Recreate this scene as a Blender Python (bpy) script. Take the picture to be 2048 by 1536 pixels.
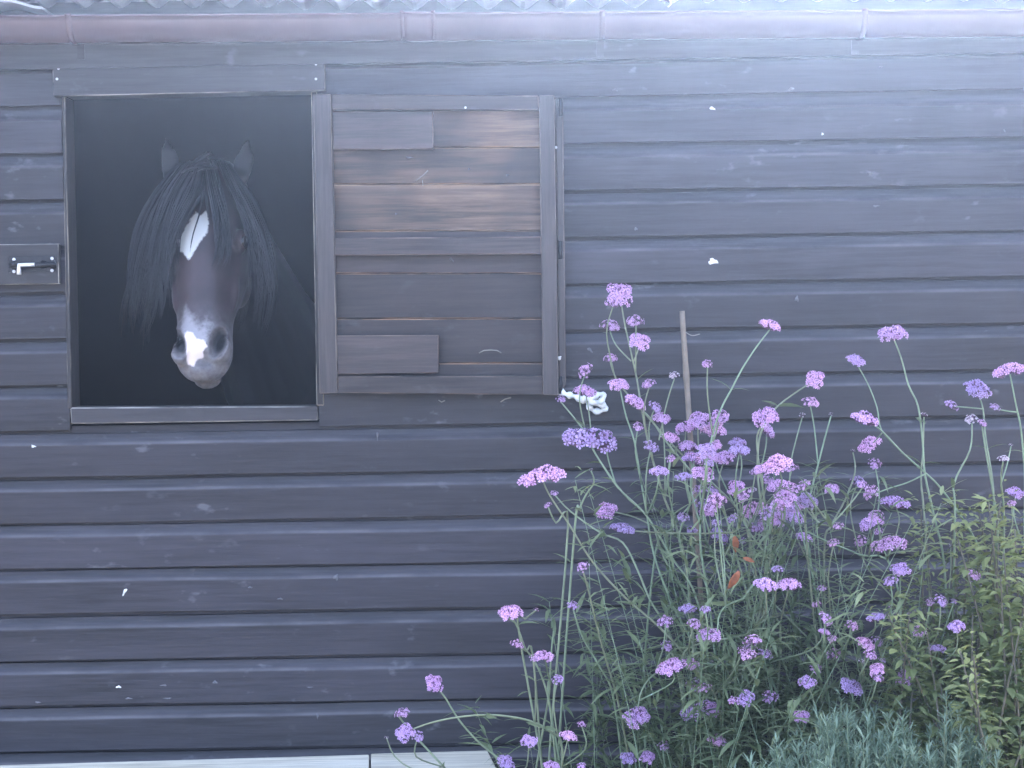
import bpy, bmesh, math, random
import numpy as np
from mathutils import Vector, Matrix, Quaternion

for o in list(bpy.data.objects):
    bpy.data.objects.remove(o)
random.seed(7)
rng = np.random.default_rng(7)
scene = bpy.context.scene
col = scene.collection
R = math.radians

# ------------------------------------------------------------------ camera
D = 4.3
CAM = Vector((0.0, -D, 1.45))
AIM = Vector((0.0, 0.0, 1.25))
ROLL = R(-0.95)
WPX, HPX = 2048.0, 1536.0
LENS = 36.0 * 4.304 / 2.56
cam_d = bpy.data.cameras.new('camera')
cam_d.lens = LENS
cam_d.sensor_width = 36.0
cam_d.clip_start = 0.05
cam_d.clip_end = 500.0
cam = bpy.data.objects.new('camera', cam_d)
col.objects.link(cam)
q = (AIM - CAM).to_track_quat('-Z', 'Y')
CM = Matrix.Translation(CAM) @ q.to_matrix().to_4x4() @ Matrix.Rotation(ROLL, 4, 'Z')
cam.matrix_world = CM
scene.camera = cam
CMI = CM.inverted()
FPX = LENS / 36.0 * WPX


def ray(px, py):
    return (CM.to_3x3() @ Vector(((px - WPX / 2) / FPX, -(py - HPX / 2) / FPX, -1.0)))


def P(px, py, Y=0.0):
    """photo pixel -> the point on the vertical plane y = Y"""
    d = ray(px, py)
    return CAM + d * ((Y - CAM.y) / d.y)


def PZ(px, py, Z):
    d = ray(px, py)
    return CAM + d * ((Z - CAM.z) / d.z)


def to_px(v):
    c = CMI @ Vector(v)
    return (WPX / 2 + c.x / -c.z * FPX, HPX / 2 - c.y / -c.z * FPX)


# ------------------------------------------------------------------ sky, sun, exposure
SUN_EL, SUN_AZ = R(25), R(11)          # behind the stable, a little to the right
SUN_STRENGTH, SKY_STRENGTH = 2.5, 0.15
world = bpy.data.worlds.new('World')
scene.world = world
world.use_nodes = True
wn = world.node_tree
sky = wn.nodes.new('ShaderNodeTexSky')
sky.sky_type = 'NISHITA'
sky.sun_disc = False
sky.sun_elevation = SUN_EL
sky.sun_rotation = SUN_AZ
sky.air_density = 0.5
sky.dust_density = 8.0
sky.ozone_density = 0.2
bg = wn.nodes['Background']
bg.inputs['Strength'].default_value = SKY_STRENGTH
wn.links.new(sky.outputs[0], bg.inputs[0])
sun_d = bpy.data.lights.new('sun', 'SUN')
sun_d.energy = SUN_STRENGTH
sun_d.angle = R(0.53)
sun_d.color = (1.0, 0.97, 0.92)
sun = bpy.data.objects.new('sun', sun_d)
col.objects.link(sun)
sdir = Vector((math.sin(SUN_AZ) * math.cos(SUN_EL), math.cos(SUN_AZ) * math.cos(SUN_EL), math.sin(SUN_EL)))
sun.rotation_euler = sdir.to_track_quat('Z', 'Y').to_euler()
sun.location = (0, 6, 8)
scene.view_settings.view_transform = 'Standard'
scene.view_settings.look = 'None'
scene.view_settings.gamma = 1.0
scene.view_settings.use_curve_mapping = False
scene.view_settings.exposure = 4.1
HAZE_DENSITY, HAZE_ANISO, HAZE_COLOR = 0.0047, 0.93, (0.42, 0.60, 1.0)
scene.render.engine = 'CYCLES'
scene.cycles.use_denoising = True
scene.cycles.max_bounces = 8
scene.cycles.volume_bounces = 1
scene.cycles.transparent_max_bounces = 8


# ------------------------------------------------------------------ helpers
def tag(o, label=None, cat=None, group=None, kind=None):
    if label: o['label'] = label
    if cat: o['category'] = cat
    if group: o['group'] = group
    if kind: o['kind'] = kind
    return o


def empty(name, loc=(0, 0, 0)):
    o = bpy.data.objects.new(name, None)
    col.objects.link(o)
    o.location = loc
    o.empty_display_size = 0.1
    return o


def link_mesh(name, me, parent=None, mat=None):
    o = bpy.data.objects.new(name, me)
    col.objects.link(o)
    if mat is not None and len(me.materials) == 0:
        me.materials.append(mat)
    if parent is not None:
        o.parent = parent
        # parents stand unrotated and unscaled: keep the mesh in world space
        p, off = parent, Vector((0, 0, 0))
        while p is not None:
            off += p.location
            p = p.parent
        o.location = -off if o.location.length == 0 else o.location - off
    return o


class MB:
    def __init__(s):
        s.v, s.f, s.a = [], [], []

    def add(s, vs, fs, a=None):
        n = len(s.v)
        s.v.extend([tuple(x) for x in vs])
        s.f.extend([tuple(i + n for i in f) for f in fs])
        s.a.extend(a if a is not None else [0.0] * len(vs))

    def box(s, lo, hi):
        x0, y0, z0 = lo; x1, y1, z1 = hi
        s.add([(x0, y0, z0), (x1, y0, z0), (x1, y1, z0), (x0, y1, z0), (x0, y0, z1), (x1, y0, z1), (x1, y1, z1), (x0, y1, z1)],
              [(0, 3, 2, 1), (4, 5, 6, 7), (0, 1, 5, 4), (1, 2, 6, 5), (2, 3, 7, 6), (3, 0, 4, 7)])

    def tube(s, pts, rad, n=6, a=None, cap=True):
        pts = [Vector(p) for p in pts]
        m = len(pts)
        rads = rad if isinstance(rad, (list, tuple)) else [rad] * m
        vs = []
        up = None
        for i in range(m):
            t = pts[min(i + 1, m - 1)] - pts[max(i - 1, 0)]
            if t.length < 1e-9: t = Vector((0, 0, 1))
            t.normalize()
            if up is None:
                up = t.orthogonal().normalized()
            up = (up - t * up.dot(t))
            if up.length < 1e-6: up = t.orthogonal()
            up.normalize()
            b = t.cross(up)
            for k in range(n):
                an = 2 * math.pi * k / n
                vs.append(pts[i] + (up * math.cos(an) + b * math.sin(an)) * rads[i])
        fs = []
        for i in range(m - 1):
            for k in range(n):
                k2 = (k + 1) % n
                fs.append((i * n + k, i * n + k2, (i + 1) * n + k2, (i + 1) * n + k))
        if cap:
            fs.append(tuple(range(n - 1, -1, -1)))
            fs.append(tuple((m - 1) * n + k for k in range(n)))
        s.add(vs, fs, None if a is None else [a[i] for i in range(m) for _ in range(n)])

    def mesh(s, name, attr=None, smooth=False):
        me = bpy.data.meshes.new(name)
        me.from_pydata(s.v, [], s.f)
        me.update()
        if attr:
            at = me.attributes.new(attr, 'FLOAT', 'POINT')
            at.data.foreach_set('value', np.array(s.a, dtype=np.float32))
        if smooth:
            me.polygons.foreach_set('use_smooth', [True] * len(me.polygons))
        return me

    def build(s, name, mat, parent=None, attr=None, smooth=False):
        return link_mesh(name, s.mesh(name, attr, smooth), parent, mat)


def slab(name, quad, y0, y1, mat, parent, bev=0.0025, plane=None, warp=0.0):
    """prism whose front outline is four photo pixels (tl, tr, br, bl) laid on the plane y = y0, thickness back to y1"""
    pl = y0 if plane is None else plane
    fr = [P(*p, pl) for p in quad]
    for p in fr: p.y = y0
    bm = bmesh.new()
    n = 1
    a = [bm.verts.new(p) for p in fr]
    b = [bm.verts.new((p.x, y1, p.z)) for p in fr]
    bm.faces.new((a[3], a[2], a[1], a[0]))
    bm.faces.new((b[0], b[1], b[2], b[3]))
    for i in range(4):
        j = (i + 1) % 4
        bm.faces.new((a[i], a[j], b[j], b[i]))
    bmesh.ops.recalc_face_normals(bm, faces=bm.faces)
    if warp:
        for v in a: v.co.y += random.uniform(-warp, warp)
    big = set()
    r = bmesh.ops.bevel(bm, geom=list(bm.edges), offset=bev, segments=1, affect='EDGES', profile=0.5)
    me = bpy.data.meshes.new(name)
    bev_idx = None
    bm.faces.index_update()
    bev_idx = {f.index for f in r['faces']}
    bm.to_mesh(me); bm.free()
    at = me.attributes.new('wear_and_highlight', 'FLOAT', 'FACE')
    at.data.foreach_set('value', np.array([1.0 if p.index in bev_idx and p.area < 0.02 and len(p.vertices) <= 4 and p.area < max(q.area for q in me.polygons) * .5 else 0.0 for p in me.polygons], dtype=np.float32))
    return link_mesh(name, me, parent, mat)


# ------------------------------------------------------------------ materials
def new_mat(name):
    m = bpy.data.materials.new(name)
    m.use_nodes = True
    nt = m.node_tree
    return m, nt, nt.nodes['Principled BSDF']


def N(nt, t, **kw):
    n = nt.nodes.new(t)
    for k, v in kw.items():
        if k in n.inputs: n.inputs[k].default_value = v
        else: setattr(n, k, v)
    return n


def mixc(nt, fac, a, b, mode='MIX'):
    n = nt.nodes.new('ShaderNodeMix'); n.data_type = 'RGBA'; n.blend_type = mode
    for idx, val in ((0, fac), (6, a), (7, b)):
        if hasattr(val, 'is_linked'): nt.links.new(val, n.inputs[idx])
        else: n.inputs[idx].default_value = val if idx == 0 else (*val, 1.0)
    return n.outputs[2]


def math_n(nt, op, a, b=None, clamp=False):
    n = nt.nodes.new('ShaderNodeMath'); n.operation = op; n.use_clamp = clamp
    for i, val in enumerate((a, b)):
        if val is None: continue
        if hasattr(val, 'is_linked'): nt.links.new(val, n.inputs[i])
        else: n.inputs[i].default_value = val
    return n.outputs[0]


def ramp(nt, fac, p0, p1):
    n = nt.nodes.new('ShaderNodeMapRange'); n.clamp = True
    n.inputs[1].default_value = p0; n.inputs[2].default_value = p1
    nt.links.new(fac, n.inputs[0])
    return n.outputs[0]


def wood(name, dark, light, wear_and_highlight, axis='x', rough=0.55, fade=0.35, splat=0.0, bump=0.25, ws=0.7, knots=0.0, patch=0.0, wb=(0.40, 0.68)):
    m, nt, b = new_mat(name)
    L = nt.links
    tc = N(nt, 'ShaderNodeTexCoord')
    oi = N(nt, 'ShaderNodeObjectInfo')
    add = N(nt, 'ShaderNodeVectorMath'); add.operation = 'ADD'
    sc = N(nt, 'ShaderNodeVectorMath'); sc.operation = 'SCALE'
    comb = N(nt, 'ShaderNodeCombineXYZ')
    L.new(oi.outputs['Random'], comb.inputs[0]); L.new(oi.outputs['Random'], comb.inputs[1]); L.new(oi.outputs['Random'], comb.inputs[2])
    L.new(comb.outputs[0], sc.inputs[0]); sc.inputs['Scale'].default_value = 7.3
    L.new(tc.outputs['Object'], add.inputs[0]); L.new(sc.outputs[0], add.inputs[1])
    def noise(scale, det, ro, stretch):
        mp = N(nt, 'ShaderNodeMapping')
        L.new(add.outputs[0], mp.inputs[0])
        s = [stretch, stretch, stretch]; s['xyz'.index(axis)] = 1.0
        mp.inputs['Scale'].default_value = s
        n = N(nt, 'ShaderNodeTexNoise', Scale=scale, Detail=det, Roughness=ro)
        L.new(mp.outputs[0], n.inputs['Vector'])
        return n.outputs['Fac']
    grain = noise(4.2, 7.0, 0.72, 20.0)
    streak = noise(1.6, 3.0, 0.5, 7.0)
    blot = noise(6.0, 4.0, 0.6, 1.6)
    c = mixc(nt, ramp(nt, grain, 0.40, 0.60), dark, light)
    tone = math_n(nt, 'MULTIPLY', ramp(nt, streak, 0.35, 0.75), fade)
    c = mixc(nt, tone, c, tuple(min(1, x * 1.9) for x in light))
    # board-to-board tone
    tv = math_n(nt, 'MULTIPLY_ADD', oi.outputs['Random'], 0.6); nt.nodes[-1].inputs[2].default_value = 0.70
    cm = N(nt, 'ShaderNodeCombineColor')
    for i in range(3): L.new(tv, cm.inputs[i])
    c = mixc(nt, 1.0, c, cm.outputs[0], 'MULTIPLY')
    if patch > 0:      # stain still dark in places
        pn = noise(2.6, 2.0, 0.5, 1.4)
        c = mixc(nt, math_n(nt, 'MULTIPLY', ramp(nt, pn, 0.53, 0.42), patch), c, (0.024, 0.0185, 0.017))
    # chalky spots and scuffs
    if splat > 0:
        sp = noise(17.0, 3.0, 0.55, 1.9)
        sp2 = noise(2.2, 2.0, 0.5, 1.3)
        k = math_n(nt, 'MULTIPLY', ramp(nt, sp, 0.62, 0.74), ramp(nt, sp2, 0.45, 0.60))
        k = math_n(nt, 'MULTIPLY', k, splat)
        c = mixc(nt, k, c, (0.12, 0.12, 0.132))
    if knots > 0:
        vo = N(nt, 'ShaderNodeTexVoronoi', Scale=4.2)
        mp = N(nt, 'ShaderNodeMapping'); L.new(add.outputs[0], mp.inputs[0])
        s = [1.6, 1.6, 1.6]; s['xyz'.index(axis)] = 0.8
        mp.inputs['Scale'].default_value = s
        L.new(mp.outputs[0], vo.inputs['Vector'])
        k = ramp(nt, vo.outputs['Distance'], 0.14, 0.05)
        c = mixc(nt, math_n(nt, 'MULTIPLY', k, knots), c, tuple(x * 0.35 for x in dark))
    at = N(nt, 'ShaderNodeAttribute', attribute_name='wear_and_highlight')
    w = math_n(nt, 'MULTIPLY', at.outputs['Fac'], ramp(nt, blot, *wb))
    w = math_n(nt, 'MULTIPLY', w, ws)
    c = mixc(nt, w, c, wear_and_highlight)
    L.new(c, b.inputs['Base Color'])
    rr = N(nt, 'ShaderNodeMapRange'); L.new(blot, rr.inputs[0])
    rr.inputs[3].default_value = rough - 0.12; rr.inputs[4].default_value = rough + 0.18
    L.new(rr.outputs[0], b.inputs['Roughness'])
    bp = N(nt, 'ShaderNodeBump', Strength=bump, Distance=0.0015)
    hs = math_n(nt, 'ADD', grain, math_n(nt, 'MULTIPLY', blot, 0.5))
    L.new(hs, bp.inputs['Height']); L.new(bp.outputs[0], b.inputs['Normal'])
    return m


def plain(name, c, rough=0.5, metal=0.0, var=0.25, scale=30.0, bump=0.0, spec=0.5, objvar=0.0, trans=0.0):
    m, nt, b = new_mat(name)
    tc = N(nt, 'ShaderNodeTexCoord')
    n = N(nt, 'ShaderNodeTexNoise', Scale=scale, Detail=4.0, Roughness=0.6)
    nt.links.new(tc.outputs['Object'], n.inputs['Vector'])
    cc = mixc(nt, ramp(nt, n.outputs['Fac'], 0.3, 0.7), tuple(x * (1 - var) for x in c), tuple(min(1, x * (1 + var)) for x in c))
    if objvar:
        oi = N(nt, 'ShaderNodeObjectInfo')
        hs = N(nt, 'ShaderNodeHueSaturation')
        h = math_n(nt, 'MULTIPLY_ADD', oi.outputs['Random'], objvar * 0.12); nt.nodes[-1].inputs[2].default_value = 0.5 - objvar * 0.06
        v = math_n(nt, 'MULTIPLY_ADD', oi.outputs['Random'], objvar * 0.5); nt.nodes[-1].inputs[2].default_value = 1 - objvar * 0.25
        nt.links.new(h, hs.inputs['Hue']); nt.links.new(v, hs.inputs['Value']); nt.links.new(cc, hs.inputs['Color'])
        cc = hs.outputs[0]
    nt.links.new(cc, b.inputs['Base Color'])
    b.inputs['Roughness'].default_value = rough
    b.inputs['Metallic'].default_value = metal
    b.inputs['Specular IOR Level'].default_value = spec
    if bump:
        bp = N(nt, 'ShaderNodeBump', Strength=bump, Distance=0.002)
        nt.links.new(n.outputs['Fac'], bp.inputs['Height']); nt.links.new(bp.outputs[0], b.inputs['Normal'])
    if trans:
        tr = N(nt, 'ShaderNodeBsdfTranslucent')
        nt.links.new(cc, tr.inputs['Color'])
        ms = N(nt, 'ShaderNodeMixShader'); ms.inputs[0].default_value = trans
        out = nt.nodes['Material Output']
        nt.links.new(b.outputs[0], ms.inputs[1]); nt.links.new(tr.outputs[0], ms.inputs[2])
        nt.links.new(ms.outputs[0], out.inputs['Surface'])
    return m


def leafmat(name, c1, c2, trans=0.34, rough=0.5):
    """leaf colour varies leaf by leaf through the 'tone' attribute"""
    m, nt, b = new_mat(name)
    at = N(nt, 'ShaderNodeAttribute', attribute_name='tone')
    oi = N(nt, 'ShaderNodeObjectInfo')
    f = math_n(nt, 'ADD', at.outputs['Fac'], math_n(nt, 'MULTIPLY', oi.outputs['Random'], 0.3), True)
    c = mixc(nt, f, c1, c2)
    nt.links.new(c, b.inputs['Base Color'])
    b.inputs['Roughness'].default_value = rough
    tr = N(nt, 'ShaderNodeBsdfTranslucent')
    nt.links.new(c, tr.inputs['Color'])
    ms = N(nt, 'ShaderNodeMixShader'); ms.inputs[0].default_value = trans
    nt.links.new(b.outputs[0], ms.inputs[1]); nt.links.new(tr.outputs[0], ms.inputs[2])
    nt.links.new(ms.outputs[0], nt.nodes['Material Output'].inputs['Surface'])
    return m


M = {}
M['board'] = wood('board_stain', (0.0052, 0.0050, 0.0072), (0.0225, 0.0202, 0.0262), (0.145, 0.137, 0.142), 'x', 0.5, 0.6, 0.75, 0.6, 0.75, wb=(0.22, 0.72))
M['trim'] = wood('trim_stain', (0.014, 0.013, 0.0145), (0.032, 0.029, 0.031), (0.38, 0.35, 0.31), 'x', 0.55, 0.4, 0.3, 0.4, 1.0)
M['trim_v'] = wood('trim_stain_upright', (0.015, 0.0135, 0.014), (0.034, 0.030, 0.030), (0.36, 0.31, 0.25), 'z', 0.55, 0.4, 0.25, 0.3, 1.0)
M['shut'] = wood('shutter_stain', (0.017, 0.0125, 0.0125), (0.046, 0.034, 0.031), (0.30, 0.21, 0.16), 'x', 0.55, 0.45, 0.25, 0.35, 0.8)
M['shut_v'] = wood('shutter_stain_upright', (0.020, 0.0165, 0.0165), (0.044, 0.036, 0.034), (0.26, 0.21, 0.17), 'z', 0.55, 0.4, 0.2, 0.35, 0.7)
M['panel'] = wood('faded_panel', (0.026, 0.0155, 0.0105), (0.155, 0.100, 0.064), (0.50, 0.32, 0.20), 'x', 0.6, 0.5, 0.2, 0.4, 0.9, 0.85, 0.75)
M['panel_dark'] = wood('dark_panel', (0.013, 0.0095, 0.0095), (0.038, 0.027, 0.026), (0.42, 0.24, 0.14), 'x', 0.6, 0.4, 0.2, 0.35, 0.9, 0.3)
M['pale'] = wood('weathered_plank', (0.40, 0.37, 0.28), (0.64, 0.60, 0.47), (0.7, 0.66, 0.55), 'x', 0.75, 0.3, 0.1, 0.5, 0.3)
M['inside'] = plain('inside_shade_timber', (0.0015, 0.0013, 0.0013), 1.0, bump=0.2, spec=0.0)  # near-black base: the room's darkness is put into the colour
M['gutter'] = plain('gutter_plastic', (0.075, 0.038, 0.042), 0.26, var=0.12, scale=8, bump=0.03)
M['roof'] = plain('roof_sheet_grey', (0.30, 0.31, 0.31), 0.75, var=0.18, scale=14, bump=0.3)
M['black_metal'] = plain('black_metal', (0.02, 0.02, 0.023), 0.4, 0.3, scale=60)
M['zinc'] = plain('zinc_steel', (0.78, 0.79, 0.80), 0.32, 0.6, 0.08, 60)
M['screw'] = plain('screw_head', (0.6, 0.6, 0.62), 0.4, 0.5, 0.1, 60)
M['white'] = plain('dropping_white', (0.72, 0.72, 0.68), 0.8, var=0.15, scale=120, bump=0.3)
M['cord'] = plain('white_cord', (0.76, 0.79, 0.79), 0.75, var=0.1, scale=160, bump=0.4)
M['ground'] = plain('earth_and_gravel', (0.13, 0.115, 0.095), 0.9, var=0.45, scale=3.0, bump=0.6)
M['cane'] = plain('bamboo_cane', (0.21, 0.17, 0.13), 0.5, var=0.35, scale=18, bump=0.1)

# ------------------------------------------------------------------ ground
mb = MB()
G = 15
n = 30
for i in range(n + 1):
    for j in range(n + 1):
        x = -G + 2 * G * i / n; y = -G + 2 * G * j / n
        h = 0.0 if (abs(x) < 3.2 and -1.5 < y < 4.5) else random.uniform(-0.015, 0.015)
        mb.v.append((x, y, h)); mb.a.append(0)
for i in range(n):
    for j in range(n):
        a = i * (n + 1) + j
        mb.f.append((a, a + n + 1, a + n + 2, a + 1))
tag(mb.build('ground', M['ground'], smooth=True), kind='structure')

# ------------------------------------------------------------------ stable
stable = empty('stable', (0, 0, 0))
tag(stable, 'dark stained timber stable with shiplap front, open shuttered window and grey corrugated roof', 'stable')
X0, X1 = -2.25, 2.35
DEPTH = 3.2
zline = P(1500, 188).z
PITCH = (P(1500, 188).z - P(500, 1495).z) / 14.0
Z_EAVE = P(1000, 24).z + 0.0
# the opening
wl, wr = P(131, 500).x, P(630, 500).x
wb, wt = P(400, 816).z, P(400, 186).z
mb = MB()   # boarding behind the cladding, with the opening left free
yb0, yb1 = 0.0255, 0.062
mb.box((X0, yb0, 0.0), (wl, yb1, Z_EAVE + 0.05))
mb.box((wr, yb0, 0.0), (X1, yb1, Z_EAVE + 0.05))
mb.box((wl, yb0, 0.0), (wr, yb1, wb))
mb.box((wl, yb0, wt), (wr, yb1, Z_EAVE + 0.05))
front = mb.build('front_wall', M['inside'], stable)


def shiplap(x0, x1, z0, name='board', parent=front, zmax=None, mat=None):
    """one shiplap board: flat face, hollow top edge running up under the lip of the board above"""
    pr = [(0.0098, 0.0, .0), (0.0014, 0.0, .1), (0.0, 0.0016, .25), (0.0, 0.006, .0), (0.0, 0.4 * PITCH, 0), (0.0, 0.655 * PITCH, 0), (0.0001, 0.685 * PITCH, .5), (0.0010, 0.70 * PITCH, 1.0), (0.0034, 0.725 * PITCH, 1.0),  # third value: edge wear, plus a highlight painted along the ridge
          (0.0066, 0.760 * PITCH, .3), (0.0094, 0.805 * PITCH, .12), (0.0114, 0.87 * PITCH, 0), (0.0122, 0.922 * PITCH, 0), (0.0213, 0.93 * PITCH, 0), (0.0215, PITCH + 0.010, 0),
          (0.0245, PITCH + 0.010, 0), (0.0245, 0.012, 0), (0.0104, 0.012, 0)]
    pr = [p for p in pr if zmax is None or p[1] <= zmax]
    nseg = max(1, int((x1 - x0) / 0.12))
    ph = [random.uniform(0, 6.28) for _ in range(4)]
    oy = random.uniform(-0.0008, 0.0006)
    tl = random.uniform(-0.0012, 0.0012)
    mb = MB()
    k = len(pr)
    for i in range(nseg + 1):
        x = x0 + (x1 - x0) * i / nseg
        wy = oy + 0.0007 * math.sin(1.7 * x + ph[0]) + 0.0004 * math.sin(5.1 * x + ph[1])
        wz = tl * x + 0.0007 * math.sin(2.3 * x + ph[2]) + 0.0005 * math.sin(9 * x + ph[3])
        for (y, z, w) in pr:
            mb.v.append((x, y + (wy if y < 0.0235 else 0), z0 + z + wz)); mb.a.append(w)
    for i in range(nseg):
        for j in range(k):
            j2 = (j + 1) % k
            mb.f.append((i * k + j, (i + 1) * k + j, (i + 1) * k + j2, i * k + j2))
    mb.f.append(tuple(range(k))); mb.f.append(tuple(nseg * k + j for j in range(k - 1, -1, -1)))
    me = mb.mesh('board', 'wear_and_highlight')
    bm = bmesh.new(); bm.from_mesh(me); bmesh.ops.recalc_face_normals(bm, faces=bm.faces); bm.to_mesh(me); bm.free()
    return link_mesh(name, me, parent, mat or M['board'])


kb = None
for r in range(-1, 18):
    z0 = zline - r * PITCH                     # bottom edge of this board
    if z0 + PITCH < 0.0: break
    ztop = z0 + PITCH
    mid = 0.5 * (z0 + ztop)
    if wb + 0.01 < ztop and z0 < wt - 0.01:
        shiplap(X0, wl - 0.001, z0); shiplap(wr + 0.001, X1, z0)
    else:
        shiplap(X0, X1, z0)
zs = None
# the row that carries the sill: short board between the sill and the row below
for r in range(-1, 18):
    z0 = zline - r * PITCH
    if z0 < wb < z0 + PITCH and wb > z0 + 0.012:
        slab('sill', [(140, 815), (636, 812), (636, 841), (142, 848)], -0.004, 0.075, M['trim'], stable, 0.003)

# trim round the opening
slab('lintel', [(104, 127), (650, 114), (651, 181), (106, 193)], -0.024, -0.0025, M['trim'], stable, 0.0025)
slab('jamb', [(124, 193), (130, 193), (144, 818), (135, 818)], -0.0035, 0.080, M['trim_v'], stable, 0.002)
slab('jamb', [(622, 183), (634, 183), (648, 811), (633, 811)], -0.003, 0.080, M['trim_v'], stable, 0.002)
slab('head_frame', [(128, 180), (640, 172), (640, 182), (128, 192)], 0.0, 0.080, M['trim'], stable, 0.002)


def screw(px, py, y, parent, r=0.0038, mat=None):
    c = P(px, py, y)
    mb = MB()
    mb.tube([(c.x, y + 0.001, c.z), (c.x, y - 0.0012, c.z), (c.x, y - 0.002, c.z)], [r, r, r * 0.6], 8)
    return mb.build('screw', mat or M['screw'], parent, smooth=False)


for p in ((117, 137), (114, 158), (632, 158), (632, 128)):
    screw(*p, -0.024, stable, 0.0034)

# other walls, floor and roof
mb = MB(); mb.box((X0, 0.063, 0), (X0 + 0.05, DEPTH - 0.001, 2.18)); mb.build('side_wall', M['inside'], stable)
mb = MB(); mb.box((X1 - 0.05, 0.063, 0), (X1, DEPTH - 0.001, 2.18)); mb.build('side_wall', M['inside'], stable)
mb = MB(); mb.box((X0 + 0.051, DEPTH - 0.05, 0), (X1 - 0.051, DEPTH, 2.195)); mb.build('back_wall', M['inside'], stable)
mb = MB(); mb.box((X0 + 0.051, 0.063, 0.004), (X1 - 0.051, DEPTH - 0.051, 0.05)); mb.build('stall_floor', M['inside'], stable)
mb = MB()   # dark lining added to stop light leaks, curved so no seam shows
nc = 24
for off in (0.0, 0.02):
    for k in range(nc + 1):
        t_ = math.pi / 2 * k / nc
        for x in (X0 + 0.011, X1 - 0.011):
            mb.v.append((x, 0.046 + (DEPTH - 0.09) * math.sin(t_), 0.95 + 1.14 * math.cos(t_) + off)); mb.a.append(0)
m_ = (nc + 1) * 2
for k in range(nc):
    a_ = 2 * k
    mb.f.append((a_, a_ + 1, a_ + 3, a_ + 2)); mb.f.append((m_ + a_, m_ + a_ + 2, m_ + a_ + 3, m_ + a_ + 1))
    mb.f.append((a_, a_ + 2, m_ + a_ + 2, m_ + a_)); mb.f.append((a_ + 1, m_ + a_ + 1, m_ + a_ + 3, a_ + 3))
mb.f.append((0, m_, m_ + 1, 1)); mb.f.append((2 * nc, 2 * nc + 1, m_ + 2 * nc + 1, m_ + 2 * nc))
mb.build('added_lining', M['inside'], stable, smooth=True)
# fascia board under the roof edge
zf1 = P(1000, 122, -0.03).z
mb = MB(); mb.box((X0 - .03, -0.030, zf1), (X1 + .03, -0.003, Z_EAVE + 0.035)); mb.build('fascia', M['trim'], stable)
# roof of corrugated sheets, each its own piece
pitch_r = R(-1)
ye = -0.128
zr0 = P(1000, 1, ye).z
RSL = (P(2048, 16, ye).z - P(0, 29, ye).z) / (P(2048, 16, ye).x - P(0, 29, ye).x)
roof = empty('roof'); roof.parent = stable


def sheet(xa, xb, lift, yoff, amp=0.0125, wl_=0.090):
    mb = MB()
    nx = int((xb - xa) / wl_ * 10)
    L_ = DEPTH + 0.45
    cols = []
    T = 0.0065
    ph = random.uniform(-.2, .2)
    for side in (0, 1):
        for i in range(nx + 1):
            x = xa + (xb - xa) * i / nx
            h = amp * math.cos(2 * math.pi * x / wl_ + ph)
            for t in (0.0, 0.5, 1.0):
                y = ye + yoff + t * L_ * math.cos(pitch_r) + (0.004 * math.sin(7 * x) if t == 0 else 0)
                z = zr0 + lift + h + (T if side else 0) + RSL * x + (y - ye) * math.tan(pitch_r) + 0.0025 * math.sin(3.1 * x + ph * 9)
                mb.v.append((x, y, z)); mb.a.append(0)
    m_ = (nx + 1) * 3
    for i in range(nx):
        for t in range(2):
            a = i * 3 + t
            mb.f.append((a, a + 1, a + 4, a + 3))
            mb.f.append((m_ + a, m_ + a + 3, m_ + a + 4, m_ + a + 1))
        for t in (0, 2):
            a = i * 3 + t
            mb.f.append((a, a + 3, m_ + a + 3, m_ + a))
    for i in (0, nx):
        for t in range(2):
            a = i * 3 + t
            mb.f.append((a, a + 1, m_ + a + 1, m_ + a))
    me = mb.mesh('roof_sheet', smooth=False)
    bm = bmesh.new(); bm.from_mesh(me); bmesh.ops.recalc_face_normals(bm, faces=bm.faces); bm.to_mesh(me); bm.free()
    return link_mesh('roof_sheet', me, roof, M['roof'])


xs = X0 - 0.05
kk = 0
while xs < X1:
    sheet(xs, min(xs + 0.95, X1 + .06), 0.012 + 0.008 * (kk % 2), random.uniform(-0.008, 0.008))
    xs += 0.87; kk += 1
# lower sheet lapped under at the far left: flatter scallop
sheet(X0 - 0.05, P(88, 10, ye).x, -0.006, -0.012, 0.010, 0.20)
# eaves filler closing the gap behind the sheets
mb = MB(); mb.box((X0, -0.001, Z_EAVE + 0.036), (X1, 0.060, Z_EAVE + 0.075)); mb.build('eaves_filler', M['roof'], stable)


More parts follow.
